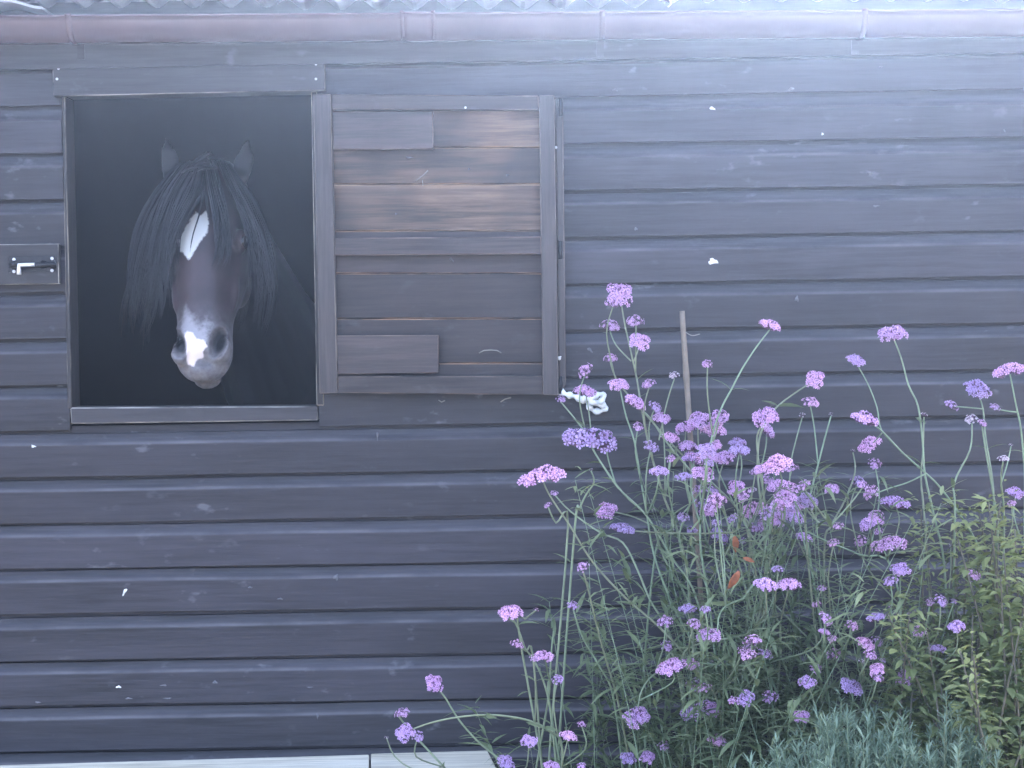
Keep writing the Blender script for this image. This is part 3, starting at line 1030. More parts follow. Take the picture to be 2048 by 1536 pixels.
def guides(gs, count, spread, rad, jitter=3.0, lift=0.0):
    """strands in locks: the strands of a lock share a path between two guides, a wave and an end"""
    gp = [[(x, y, Y) for x, y, Y in g] for g in gs]
    m_ = len(gp[0])
    per = 14
    for _ in range(max(1, count // per)):
        t0 = random.random() * (len(gp) - 1)
        end0 = random.uniform(.78, 1.0) if random.random() < .6 else random.uniform(.45, .8)
        ox0, oy0, oY0 = random.gauss(0, jitter * 2.0), random.gauss(0, jitter * 2.0), random.gauss(0, .012)
        wph, wam = random.uniform(0, 6.28), random.uniform(.5, 1.8) * spread
        wf = random.uniform(2.6, 6.0)
        tone = random.random() ** 1.6 * .8
        for _k in range(per):
            t_ = min(max(t0 + random.gauss(0, .06), 0), len(gp) - 1.001)
            i_ = min(int(t_), len(gp) - 2); f = t_ - i_
            end = min(1, end0 * random.uniform(.85, 1.05))
            ox, oy, oY = random.gauss(0, jitter * .7), random.gauss(0, jitter * .5), random.gauss(0, .006)
            pts = []
            for j in range(m_):
                a_, b_ = gp[i_][j], gp[i_ + 1][j]
                tt = j / (m_ - 1)
                pinch = 1 - .7 * tt
                pts.append(P(a_[0] * (1 - f) + b_[0] * f + (ox0 + ox * pinch) * (0.5 + tt) + wam * math.sin(wph + wf * tt) * tt, a_[1] * (1 - f) + b_[1] * f + (oy0 + oy) * (.3 + tt),
                             a_[2] * (1 - f) + b_[2] * f + (oY0 + oY) * (.5 + tt) - lift))
            sp_ = smooth_path(pts, 4)
            n_ = max(4, int(len(sp_) * end))
            sp_ = sp_[:n_]
            hair.tube(sp_, [rad * random.uniform(.8, 1.2) * max(.15, (1 - (q_ / (n_ - 1)) ** 2.5)) for q_ in range(n_)], 3, a=[min(1, max(0, tone + random.gauss(0, .12)))] * n_, cap=False)


py0 = POLL.y
# forelock to the left side of the face
guides([[(402, 324, py0 + .015), (372, 376, py0 - .085 - .012), (350, 440, py0 - .125), (338, 505, py0 - .150), (330, 570, py0 - .165), (322, 625, py0 - .17)],
        [(385, 326, py0 + .015), (345, 383, py0 - .06 - .012), (318, 450, py0 - .095), (304, 520, py0 - .115), (297, 585, py0 - .125), (290, 635, py0 - .13)],
        [(362, 331, py0 + .015), (318, 393, py0 - .02 - .012), (288, 460, py0 - .05), (273, 530, py0 - .07), (264, 585, py0 - .085), (258, 625, py0 - .09)]], 800, 9, .0021, 3.5)
# centre locks beside and across the star
guides([[(408, 322, py0 + .015), (400, 376, py0 - .10 - .012), (376, 420, py0 - .128), (356, 455, py0 - .148), (346, 492, py0 - .165), (340, 520, py0 - .175)],
        [(400, 322, py0 + .015), (384, 374, py0 - .095 - .012), (360, 420, py0 - .125), (344, 455, py0 - .145), (334, 495, py0 - .165), (330, 540, py0 - .175)]], 340, 5, .0020, 2.2)
guides([[(408, 322, py0 + .015), (406, 378, py0 - .102 - .012), (396, 425, py0 - .131), (384, 462, py0 - .150), (377, 495, py0 - .168), (380, 520, py0 - .178)],
        [(410, 322, py0 + .015), (408, 378, py0 - .102 - .012), (399, 425, py0 - .131), (386, 462, py0 - .150), (379, 500, py0 - .168), (382, 526, py0 - .178)]], 27, 3, .0016, 1.6)
guides([[(412, 322, py0 + .015), (420, 378, py0 - .10 - .012), (428, 425, py0 - .128), (432, 465, py0 - .148), (434, 505, py0 - .165), (424, 545, py0 - .18)],
        [(418, 323, py0 + .015), (430, 378, py0 - .095 - .012), (440, 425, py0 - .125), (446, 465, py0 - .14), (446, 505, py0 - .16), (436, 540, py0 - .172)],
        [(426, 323, py0 + .015), (440, 378, py0 - .085 - .012), (452, 425, py0 - .115), (458, 465, py0 - .135), (455, 500, py0 - .15), (446, 535, py0 - .165)]], 430, 6, .0021, 2.6)
# right side of the face, behind the eye
guides([[(438, 324, py0 + .015), (466, 383, py0 - .05 - .012), (490, 435, py0 - .075), (505, 490, py0 - .085), (512, 540, py0 - .09), (508, 600, py0 - .09)],
        [(455, 331, py0 + .015), (492, 393, py0 - .02 - .012), (518, 450, py0 - .045), (532, 505, py0 - .06), (541, 560, py0 - .07), (544, 600, py0 - .075)]], 560, 9, .0020, 3.0)
# long mane hanging behind on both sides of the neck
guides([[(350, 350, py0 + .07), (305, 410, py0 + .05), (280, 490, py0 + .03), (268, 560, py0 + .02), (262, 620, py0 + .02), (268, 680, py0 + .02)],
        [(385, 345, py0 + .07), (345, 420, py0 + .06), (322, 500, py0 + .05), (314, 570, py0 + .04), (306, 640, py0 + .04), (300, 690, py0 + .04)]], 300, 9, .0019, 4)
guides([[(470, 350, py0 + .07), (515, 410, py0 + .05), (538, 490, py0 + .03), (546, 560, py0 + .02), (540, 610, py0 + .02), (530, 660, py0 + .02)],
        [(440, 345, py0 + .07), (485, 420, py0 + .06), (505, 500, py0 + .05), (508, 570, py0 + .04), (500, 630, py0 + .04), (488, 670, py0 + .04)]], 280, 9, .0019, 4)
# tuft thrown over the poll
guides([[(352, 358, py0 - .01), (368, 340, py0 - .03), (390, 328, py0 - .035), (410, 322, py0 - .02), (425, 320, py0)],
        [(372, 352, py0 - .02), (392, 338, py0 - .04), (410, 332, py0 - .045), (428, 332, py0 - .03), (438, 336, py0)],
        [(380, 330, py0 - .0), (392, 318, py0 - .01), (402, 312, py0 - .01), (410, 308, py0), (418, 312, py0 + .02)]], 160, 4, .0018, 3)
hair.build('mane', M['mane'], horse, attr='tone', smooth=True)

# ------------------------------------------------------------------ verbena
M['petal_pink'] = plain('petal_pink', (0.86, 0.50, 0.81), 0.6, var=0.25, scale=90, objvar=0.5, trans=0.25)
M['petal_violet'] = plain('petal_violet', (0.70, 0.47, 0.80), 0.6, var=0.25, scale=90, objvar=0.5, trans=0.25)
M['petal_pale'] = plain('petal_pale', (0.80, 0.70, 0.78), 0.6, var=0.2, scale=90, trans=0.25)
M['calyx'] = plain('calyx', (0.16, 0.08, 0.15), 0.6, var=0.4, scale=90)
M['stem'] = plain('verbena_stem', (0.21, 0.26, 0.155), 0.55, var=0.25, scale=25, objvar=0.6)
M['vleaf'] = leafmat('verbena_leaf', (0.080, 0.118, 0.060), (0.23, 0.29, 0.15))
M['lav'] = leafmat('blue_green_leaf', (0.095, 0.155, 0.11), (0.26, 0.36, 0.255))
M['shrub'] = leafmat('shrub_leaf', (0.065, 0.10, 0.042), (0.21, 0.25, 0.10))
M['tip'] = leafmat('young_leaf', (0.14, 0.175, 0.06), (0.27, 0.31, 0.12))
M['twig'] = plain('woody_twig', (0.11, 0.10, 0.07), 0.7, var=0.3, scale=30)
M['rust'] = plain('dry_leaf', (0.42, 0.15, 0.07), 0.6, var=0.35, scale=60, trans=0.3)


def head_mesh(kind, seed, petal):
    """domed verbena cluster, radius 1 across: five-petalled florets on purple tubes"""
    rd = random.Random(seed)
    vs, fs, mi = [], [], []
    lobes = {'big': [(0, 0, 0, .62), (-.52, .1, -.10, .46), (.50, -.15, -.14, .48), (.05, -.5, -.12, .42), (-.1, .5, -.1, .42)],
             'wide': [(-.68, 0, -.08, .40), (-.2, -.1, .06, .46), (.28, .1, .02, .46), (.72, 0, -.16, .36)],
             'small': [(0, 0, 0, .85), (.3, .2, -.2, .55)], 'bud': [(0, 0, 0, .7)]}[kind]
    for (lx, ly, lz, lr) in lobes:
        nfl = {'big': 15, 'wide': 14, 'small': 17, 'bud': 7}[kind]
        for i_ in range(nfl):
            zc = 1 - (i_ + .5) / nfl * 1.25
            an = i_ * 2.39996 + rd.uniform(-.3, .3)
            rr = math.sqrt(max(0, 1 - zc * zc))
            nrm_ = Vector((rr * math.cos(an), rr * math.sin(an), zc * .9 + .25)).normalized()
            pos = Vector((lx, ly, lz)) + Vector((rr * math.cos(an), rr * math.sin(an), zc * .62)) * lr * rd.uniform(.86, 1.1)
            nrm_ = (nrm_ + Vector((rd.uniform(-.25, .25), rd.uniform(-.25, .25), rd.uniform(-.2, .2)))).normalized()
            X_ = nrm_.orthogonal().normalized(); Y_ = nrm_.cross(X_)
            pr_ = rd.uniform(.15, .21) if kind != 'bud' else .16
            a0 = rd.uniform(0, 6.28)
            # tube / calyx
            b = len(vs)
            foot = Vector((lx * .35, ly * .35, lz - .45)) * .6 + pos * .4
            for q_ in range(3):
                a_ = 2.094 * q_
                vs.append(foot + (X_ * math.cos(a_) + Y_ * math.sin(a_)) * .035)
            for q_ in range(3):
                a_ = 2.094 * q_
                vs.append(pos + (X_ * math.cos(a_) + Y_ * math.sin(a_)) * .05)
            for q_ in range(3):
                fs.append((b + q_, b + (q_ + 1) % 3, b + 3 + (q_ + 1) % 3, b + 3 + q_)); mi.append(1)
            if zc < -.12 and rd.random() < .5: continue
            b = len(vs)
            vs.append(pos - nrm_ * .03)
            for q_ in range(5):
                a_ = a0 + 1.2566 * q_
                d0 = X_ * math.cos(a_ - .42) + Y_ * math.sin(a_ - .42)
                d1 = X_ * math.cos(a_) + Y_ * math.sin(a_)
                d2 = X_ * math.cos(a_ + .42) + Y_ * math.sin(a_ + .42)
                curl = rd.uniform(-.35, .25)
                vs.append(pos + d0 * pr_ * .82 + nrm_ * .02); vs.append(pos + d1 * pr_ + nrm_ * pr_ * curl); vs.append(pos + d2 * pr_ * .82 + nrm_ * .02)
                k = b + 1 + q_ * 3
                fs.append((b, k, k + 1)); mi.append(0)
                fs.append((b, k + 1, k + 2)); mi.append(0)
    me = bpy.data.meshes.new('flower_head')
    me.from_pydata([tuple(v) for v in vs], [], fs)
    me.materials.append(M[petal]); me.materials.append(M['calyx'])
    me.polygons.foreach_set('material_index', mi)
    me.update()
    return me


HM = {}
for kind, nvar in (('big', 4), ('wide', 2), ('small', 3), ('bud', 1)):
    for petal in ('petal_pink', 'petal_violet', 'petal_pale'):
        HM[kind, petal] = [head_mesh(kind, 11 * i_ + hash_, petal) for i_, hash_ in ((i_, len(kind) * 31 + len(petal)) for i_ in range(nvar))]


def leaf_mesh(w, L_, fold=.25, droop=.25, n_=4):
    """one lance-shaped leaf along +X, unit length L_"""
    vs, fs = [], []
    for i_ in range(n_ + 1):
        t_ = i_ / n_
        ww = w * math.sin(math.pi * (0.06 + .94 * t_) ** .8) if i_ < n_ else 0.0
        z = -droop * L_ * t_ * t_
        vs += [(L_ * t_, ww, z + fold * ww), (L_ * t_, 0, z), (L_ * t_, -ww, z + fold * ww)]
    for i_ in range(n_):
        a_ = i_ * 3
        fs += [(a_, a_ + 3, a_ + 4, a_ + 1), (a_ + 1, a_ + 4, a_ + 5, a_ + 2)]
    return vs, fs


LEAFS = []
for i_ in range(5):
    vs, fs = leaf_mesh(random.uniform(.07, .11), 1.0, .3, random.uniform(.1, .5))
    me = bpy.data.meshes.new('leaf'); me.from_pydata(vs, [], fs)
    at = me.attributes.new('tone', 'FLOAT', 'POINT'); at.data.foreach_set('value', [random.uniform(.2, .6)] * len(vs))
    me.materials.append(M['vleaf']); me.polygons.foreach_set('use_smooth', [True] * len(me.polygons)); me.update()
    LEAFS.append(me)

# (x, y, width) of every flower head, with its look and distance in front of the wall
HEADS = """1240,586,56,b,p;1227,606,34,s,v;1272,643,34,s,p;1219,652,38,s,p;1280,681,46,b,p;1220,717,27,s,p;1171,742,33,s,p;1238,768,38,b,p;1299,768,28,s,p;1349,750,21,s,w;1415,728,21,s,p;1171,781,40,b,p;
1272,803,42,b,p;1309,813,28,s,v;1121,798,19,s,v;1276,852,21,s,p;1180,877,82,w,v;1216,868,20,s,v;1396,838,44,b,p;1440,832,34,s,p;1372,853,40,b,p;1427,858,44,b,p;1341,874,34,b,p;1375,891,38,b,p;1415,900,36,b,v;
1450,913,42,b,p;1479,899,38,b,v;1341,918,21,s,p;1406,945,50,b,p;1422,978,30,s,v;1404,1009,32,s,v;1367,1034,26,s,v;1384,1061,24,s,v;1466,1037,25,s,v;1440,1070,36,b,v;1432,1046,20,s,v;1484,1080,16,s,v;
1541,649,40,b,p;1630,757,40,b,p;1620,804,35,s,p;1531,832,48,b,p;1604,830,18,u,w;1662,828,11,u,w;1713,719,38,b,v;1785,665,52,b,p;1731,836,50,b,v;1738,888,44,b,p;1848,829,19,u,w;1706,901,11,u,w;1904,811,29,s,v;
1956,776,52,b,v;1990,815,23,s,v;1944,838,26,s,w;1964,846,20,s,p;2020,739,52,w,p;2006,917,23,s,w;2022,890,11,u,w;1554,927,54,b,p;1583,936,30,s,p;1511,943,25,s,p;1556,970,42,b,p;1607,971,30,s,v;1615,999,44,b,v;
1567,999,52,b,p;1588,1026,44,b,v;1557,1037,34,b,v;1510,1017,46,b,p;1513,1056,32,s,v;1505,981,20,s,w;1663,977,31,b,p;1726,971,24,s,v;1743,985,34,s,p;1790,1003,52,b,v;1753,1031,32,s,p;1738,1044,38,b,v;1678,1052,23,s,p;
1608,1073,34,b,v;1667,1085,25,s,p;1757,1062,20,s,p;1778,1087,54,w,p;1800,1137,38,b,v;1781,1162,30,s,v;1947,1149,29,s,p;1881,1200,28,s,v;1860,1203,17,s,p;1908,1203,15,s,v;1913,1251,32,b,v;1751,1233,32,b,v;1782,1214,14,u,p;
1703,1251,25,s,p;1635,1209,22,s,p;1531,1167,42,b,v;1578,1168,46,b,p;1556,1139,26,s,v;1731,1286,34,b,p;1740,1309,26,s,p;1753,1337,32,b,p;1755,1355,26,s,p;1764,1320,15,s,v;1810,1354,38,b,p;1875,1296,28,w,v;1948,1356,27,s,v;
1705,1372,44,b,v;1631,1337,24,s,v;1614,1363,32,b,v;1603,1432,30,b,p;2032,984,38,b,v;2023,1008,20,s,p;1901,1090,11,u,v;1083,951,70,w,p;1108,986,17,s,p;1096,1010,17,s,p;1213,1020,43,b,p;1245,1055,42,b,v;1182,939,10,u,w;
1166,1134,25,s,p;1146,1212,25,s,v;1021,1224,48,b,p;1072,1219,15,u,p;1034,1288,29,s,p;1331,1244,32,s,p;1375,1216,32,b,v;1411,1220,24,s,v;1417,1269,44,b,p;1332,1292,25,s,v;1484,1302,21,s,p;1088,1311,34,b,p;1068,1316,20,s,p;
869,1366,36,b,p;1115,1360,25,s,v;805,1427,31,s,p;811,1464,38,b,v;835,1473,25,s,v;773,1475,11,u,w;1058,1481,29,b,v;1137,1470,31,b,p;1163,1449,17,s,p;1273,1432,50,b,p;1342,1332,56,b,p;1012,1524,34,b,v;1103,1530,31,b,p;
1163,1532,20,s,v;1256,1515,32,b,v;1295,1513,30,b,p;1326,1491,23,s,p;1491,1395,34,b,v;1540,1393,32,s,v;1401,1420,62,w,v;1434,1478,32,b,p;1723,1322,18,u,w"""
# stems followed through the photograph: from just under a head down to where they vanish
TRACED = [[(1241, 600), (1250, 650), (1262, 705), (1274, 760), (1283, 815), (1300, 900), (1330, 1000), (1372, 1130)],
          [(1219, 660), (1232, 690), (1262, 722)], [(1280, 690), (1268, 722)],
          [(1220, 722), (1228, 748), (1244, 775), (1300, 838), (1350, 895), (1420, 962), (1480, 1025), (1500, 1100)],
          [(1240, 778), (1252, 832), (1268, 880), (1280, 950), (1294, 1030), (1308, 1110), (1345, 1210), (1400, 1330)],
          [(1121, 803), (1150, 838), (1172, 868), (1192, 910), (1245, 985), (1300, 1040), (1330, 1120), (1390, 1240)],
          [(1180, 886), (1200, 922), (1236, 975), (1292, 1030), (1340, 1110), (1400, 1220)],
          [(1272, 812), (1300, 835), (1330, 880), (1380, 940), (1440, 1010), (1470, 1100)],
          [(1541, 657), (1512, 695), (1484, 738), (1462, 780), (1442, 818), (1425, 870), (1410, 960), (1400, 1080), (1420, 1220)],
          [(1628, 762), (1590, 786), (1556, 812), (1536, 838), (1518, 880), (1516, 960), (1530, 1100)],
          [(1531, 842), (1514, 872), (1518, 930), (1530, 1010), (1540, 1120)],
          [(1713, 727), (1736, 768), (1754, 815), (1763, 860), (1800, 900)],
          [(1740, 845), (1765, 863), (1805, 905), (1842, 938), (1878, 972), (1920, 1030), (1960, 1100), (1990, 1200)],
          [(1785, 672), (1802, 715), (1817, 770), (1836, 812), (1845, 880), (1850, 950), (1870, 1040), (1890, 1150)],
          [(1738, 893), (1752, 880), (1764, 866)], [(1848, 834), (1846, 900), (1842, 960), (1850, 1050)],
          [(2020, 748), (2032, 810), (2042, 860), (2050, 960), (2050, 1100)],
          [(1956, 786), (1966, 818), (1972, 880), (1985, 960), (1990, 1060)], [(1906, 813), (1936, 815), (1966, 818)], [(1992, 818), (2014, 822), (2033, 824)],
          [(1944, 846), (1940, 900), (1908, 968), (1910, 1040)], [(1964, 852), (1972, 905), (1990, 1010), (1995, 1080)], [(2006, 923), (2002, 965), (2008, 1060)], [(2022, 893), (2014, 930), (2002, 968)],
          [(1743, 990), (1780, 976), (1815, 965), (1850, 948)],
          [(1085, 960), (1096, 985), (1118, 1020), (1140, 1052), (1172, 1105), (1200, 1142), (1250, 1195), (1318, 1254), (1385, 1330), (1440, 1420)],
          [(1108, 988), (1140, 1022), (1200, 1065), (1245, 1085), (1275, 1140), (1300, 1200), (1350, 1300)], [(1096, 1014), (1112, 1046), (1136, 1052)],
          [(1228, 1024), (1262, 1032), (1300, 1048), (1350, 1070), (1400, 1090), (1455, 1108), (1510, 1133), (1545, 1160)],
          [(1264, 1062), (1320, 1065), (1400, 1067), (1470, 1064), (1495, 1060)],
          [(1166, 1142), (1180, 1195), (1198, 1270), (1215, 1330), (1240, 1420)], [(1147, 1220), (1165, 1275), (1200, 1335), (1228, 1400)],
          [(1435, 1262), (1438, 1232), (1452, 1212), (1485, 1198), (1530, 1178)],
          [(1362, 1318), (1372, 1300), (1398, 1288), (1440, 1280), (1490, 1270), (1560, 1248)], [(1362, 1322), (1420, 1328), (1480, 1332), (1540, 1350)],
          [(1276, 1414), (1282, 1385), (1298, 1358), (1325, 1338), (1350, 1320)],
          [(873, 1374), (890, 1395), (918, 1440), (955, 1482), (1000, 1520), (1050, 1570)],
          [(826, 1458), (860, 1446), (905, 1436), (960, 1430), (1010, 1432), (1060, 1442), (1098, 1462), (1125, 1500)], [(806, 1433), (812, 1452)],
          [(1024, 1234), (1038, 1262), (1050, 1296), (1064, 1315), (1080, 1345), (1095, 1390), (1104, 1450), (1112, 1550)], [(1072, 1221), (1050, 1238), (1036, 1250)],
          [(1036, 1292), (1052, 1302), (1066, 1314)], [(1090, 1318), (1096, 1350), (1098, 1390)], [(1107, 1262), (1103, 1300), (1100, 1352), (1098, 1400)],
          [(1604, 836), (1592, 880), (1582, 925), (1578, 990)], [(1662, 832), (1650, 875), (1636, 930), (1622, 985), (1612, 1060)], [(1706, 905), (1710, 944), (1690, 1000), (1664, 1050), (1648, 1110)],
          [(1349, 757), (1338, 790), (1328, 830), (1318, 880)], [(1182, 942), (1188, 965), (1172, 990), (1158, 1020), (1150, 1050)],
          [(1540, 1200), (1600, 1260), (1650, 1310), (1700, 1360), (1740, 1420)], [(1640, 1215), (1690, 1280), (1720, 1310)], [(1420, 960), (1380, 1010), (1340, 1060), (1310, 1110)],
          [(1663, 984), (1640, 990), (1625, 1000)], [(1678, 1055), (1640, 1048), (1610, 1040)], [(1608, 1060), (1660, 1085), (1720, 1110), (1790, 1150)], [(1947, 1158), (1960, 1185), (1990, 1215), (2020, 1260)],
          [(1810, 1362), (1790, 1372), (1740, 1378), (1700, 1392)], [(1401, 1410), (1396, 1392), (1380, 1375)]]

PX_BASE = [1120, 1275, 1420, 1560, 1720, 1880, 2010]
PY_BASE = [-0.42, -0.36, -0.46, -0.40, -0.34, -0.42, -0.36]
vplants, filler = [], []
vlab = ['verbena with stems reaching out over the pale planks', 'tall verbena whose topmost flower stands beside the shutter corner', 'dense verbena growing up around the bamboo cane',
        'verbena with the thickest mass of flower heads, right of the cane', 'verbena with a bare forked stem between the cane and the leafy shrubs', 'thin tall verbena rising out of the yellow-green shrub', 'verbena at the far end of the bed behind the tall shrub']
for i_, pxb in enumerate(PX_BASE):
    b = PZ(pxb, 1700, 0.0)
    bp_ = Vector((P(pxb, 1000, PY_BASE[i_]).x, PY_BASE[i_], 0.0))
    e = empty('verbena', bp_)
    tag(e, vlab[i_], 'flower', 'purple verbena along the wall')
    vplants.append(e)


def plant_of(px):
    return min(range(len(PX_BASE)), key=lambda i_: abs(PX_BASE[i_] - px))


nleaf = 0


def add_stem(pts, pl, r0, r1, leaves=True):
    """pts from the flower downwards, in world space"""
    global nleaf
    sp_ = smooth_path(pts, 4)
    mb = MB()
    n_ = len(sp_)
    mb.tube(sp_, [r0 + (r1 - r0) * q_ / (n_ - 1) for q_ in range(n_)], 5)
    o = mb.build('stem', M['stem'], vplants[pl], smooth=True)
    if leaves:
        L_ = 0.0
        nxt = random.uniform(.10, .2)
        for q_ in range(1, n_):
            L_ += (sp_[q_] - sp_[q_ - 1]).length
            if L_ > nxt and nleaf < 290 and sp_[q_].z > 0.26:
                nxt = L_ + random.uniform(.11, .19)
                dr = (sp_[q_ - 1] - sp_[q_]).normalized()
                sd_ = Vector((random.uniform(-1, 1), random.uniform(-.6, .6), 0)).normalized()
                for sg in (-1, 1):
                    if random.random() < .22: continue
                    X_ = (sd_ * sg + dr * random.uniform(.35, 1.0)).normalized()
                    Z_ = (dr - X_ * dr.dot(X_)).normalized()
                    Y_ = Z_.cross(X_)
                    sc_ = random.uniform(.028, .062)
                    m_ = Matrix((X_, Y_, Z_)).transposed().to_4x4()
                    lo = bpy.data.objects.new('leaf', random.choice(LEAFS))
                    col.objects.link(lo)
                    lo.parent = o
                    # the stem mesh is in world space, its object sits at minus the plant's place
                    lo.matrix_basis = Matrix.Translation(sp_[q_]) @ m_ @ Matrix.Diagonal((sc_, sc_, sc_, 1))
                    nleaf += 1
    return o


heads = []
for rec in HEADS.replace('\n', '').split(';'):
    x_, y_, w_, k_, c_ = rec.split(',')
    heads.append((float(x_), float(y_), float(w_), k_, c_))
for cx, cy, sx, sy, n_ in ((1405, 880, 45, 40, 13), (1570, 985, 45, 45, 15), (1430, 1010, 45, 40, 7), (1740, 1010, 30, 50, 4), (1640, 1250, 90, 70, 10), (1420, 1330, 80, 70, 8)):
    for _ in range(n_):
        heads.append((random.gauss(cx, sx), random.gauss(cy, sy), random.uniform(20, 38), random.choice('bss'), random.choice('ppv')))
used = [False] * len(heads)
DEPTHS = []


def near_head(p):
    best, bi = 1e9, None
    for i_, h in enumerate(heads):
        d_ = math.hypot(h[0] - p[0], h[1] - p[1])
        if d_ < best: best, bi = d_, i_
    return bi if best < 34 else None


depth_of = {}
for i_, h in enumerate(heads):
    d_ = -random.uniform(.16, .42) if h[1] < 900 else -random.uniform(.18, .62)
    if h[1] > 1090: d_ = -random.uniform(.50, .80)
    if h[0] < 1260 and h[1] < 800: d_ = -random.uniform(.15, .24)
    depth_of[i_] = d_


def plant_base(pl, sx=.06, sy=.10):
    b = vplants[pl].location
    return Vector((b.x + random.gauss(0, sx), b.y + random.gauss(0, sy * .6), 0.0))


MAIN = []
for tr in TRACED:
    hi = near_head(tr[0])
    d0 = depth_of[hi] if hi is not None else -random.uniform(.2, .5)
    pl = plant_of(tr[-1][0] + (0 if tr[-1][1] > 1150 else 30))
    by = vplants[pl].location.y
    n_ = len(tr)
    pts = []
    for q_, (x_, y_) in enumerate(tr):
        f = q_ / max(1, n_ - 1)
        pts.append(P(x_, y_, d0 * (1 - f * .6) + by * f * .6))
    long_ = tr[-1][1] > 1000
    if long_:
        e = plant_base(pl)
        last = pts[-1]
        pts.append(last.lerp(e, .55) + Vector((0, 0, .05)) * (1 if last.z > .3 else 0)); pts.append(e)
    sp0 = add_stem(pts, pl, .0017 if long_ else .0015, .0032 if long_ else .0017, long_)
    if long_: MAIN.extend(smooth_path(pts, 4)[2:-3])
    if hi is not None: used[hi] = True

for i_, h in enumerate(heads):
    Y = depth_of[i_]
    c = P(h[0], h[1], Y)
    pl = plant_of(h[0] if h[1] > 900 else h[0] + 60)
    if h[0] < 1060: pl = 0
    r_ = h[2] * .5 / 800.0 * (4.3 + Y) / 4.3 * (1.22 if h[3] in 'bw' else 1.15)
    kind = {'b': 'big', 's': 'small', 'w': 'wide', 'u': 'bud'}[h[3]]
    petal = {'p': 'petal_pink', 'v': 'petal_violet', 'w': 'petal_pale'}[h[4]]
    me = random.choice(HM[kind, petal])
    o = bpy.data.objects.new('flower_head', me)
    col.objects.link(o)
    o.parent = vplants[pl]
    tilt = Matrix.Rotation(random.gauss(0, .30), 4, 'Y') @ Matrix.Rotation(random.uniform(.05, .75), 4, 'X')
    spin = Matrix.Rotation(random.uniform(0, 6.28) if kind != 'wide' else random.choice((0, math.pi)), 4, 'Z')
    zs_ = random.uniform(.85, 1.15)
    o.matrix_basis = Matrix.Translation(c - vplants[pl].location) @ tilt @ spin @ Matrix.Diagonal((r_, r_, r_ * zs_, 1))
    if not used[i_]:
        # a side branch: find a main stem a little below to spring from
        cand = sorted((abs(m_.x - c.x) * 1.2 + abs((c.z - m_.z) - .14) + abs(m_.y - c.y) * .6, k_) for k_, m_ in enumerate(MAIN) if .05 < c.z - m_.z < .42 and abs(m_.x - c.x) < .22)
        if cand and c.z > .35:
            m_ = MAIN[cand[min(len(cand) - 1, random.randrange(3))][1]]
            k1 = c + Vector(((m_.x - c.x) * .16 + random.gauss(0, .008), (m_.y - c.y) * .15, -(c.z - m_.z) * .42))
            add_stem([c + Vector((0, 0, -.2 * r_)), k1, m_], pl, .0014, .0019, random.random() < .5)
        else:
            e = plant_base(pl, .09)
            jn = c.lerp(e, random.uniform(.35, .5)) + Vector((random.gauss(0, .03), random.gauss(0, .03), .06))
            k1 = c + Vector(((e.x - c.x) * .10 + random.gauss(0, .012), .01, -.07))
            add_stem([c + Vector((0, 0, -.2 * r_)), k1, jn, e], pl, .0015, .0026, True)

# the thicket of finer stems and narrow leaves low down
for pl, e in enumerate(vplants):
    mb = MB()
    st = MB()
    nst = [20, 34, 62, 64, 46, 30, 20][pl]
    for _ in range(nst):
        b = plant_base(pl, .10, .14)
        hgt = random.uniform(.35, 1.08) if pl in (2, 3) else random.uniform(.3, .8) * (.62 if pl < 1 else .9)
        lean = Vector((max(-.20, min(.30, random.gauss(0, (.06, .10, .18, .20, .20, .15, .12)[pl]))), random.gauss(0, .12), 0))
        pts = [b, b + lean * .3 + Vector((0, 0, hgt * .45)), b + lean + Vector((random.gauss(0, .03), 0, hgt))]
        sp_ = smooth_path(pts, 7)
        tn = random.uniform(0, .9)
        st.tube(sp_, [.0016 * (1 - .6 * q_ / len(sp_)) for q_ in range(len(sp_))], 4, cap=False)
        for q_ in range(3, len(sp_)):
            if sp_[q_].z < .2: continue
            for rep in range(3 if sp_[q_].z > .45 else 2):
              for sg in (-1, 1):
                an = random.uniform(0, 6.28)
                X_ = Vector((math.cos(an), math.sin(an) * .8, random.uniform(-.15, .9))).normalized()
                Z_ = Vector((0, 0, 1)); Z_ = (Z_ - X_ * Z_.dot(X_)).normalized(); Y_ = Z_.cross(X_)
                L_ = random.uniform(.025, .075)
                vs, fs = leaf_mesh(random.uniform(.055, .10) * L_, L_, .3, random.uniform(0, .6), 3)
                c = sp_[q_] + Vector((0, 0, random.uniform(-.03, .03)))
                mb.add([c + X_ * v[0] + Y_ * v[1] + Z_ * v[2] for v in vs], fs, [min(1, max(0, tn + random.uniform(-.15, .15)))] * len(vs))
    tag(mb.build('foliage', M['vleaf'], e, attr='tone', smooth=True), kind='stuff')
    tag(st.build('fine_stems', M['stem'], e, smooth=True), kind='stuff')

# ------------------------------------------------------------------ shrubs and blue-green clumps
def ovate(w, L_, fold=.25, droop=.3, n_=4): return leaf_mesh(w * .5, L_, fold, droop, n_)


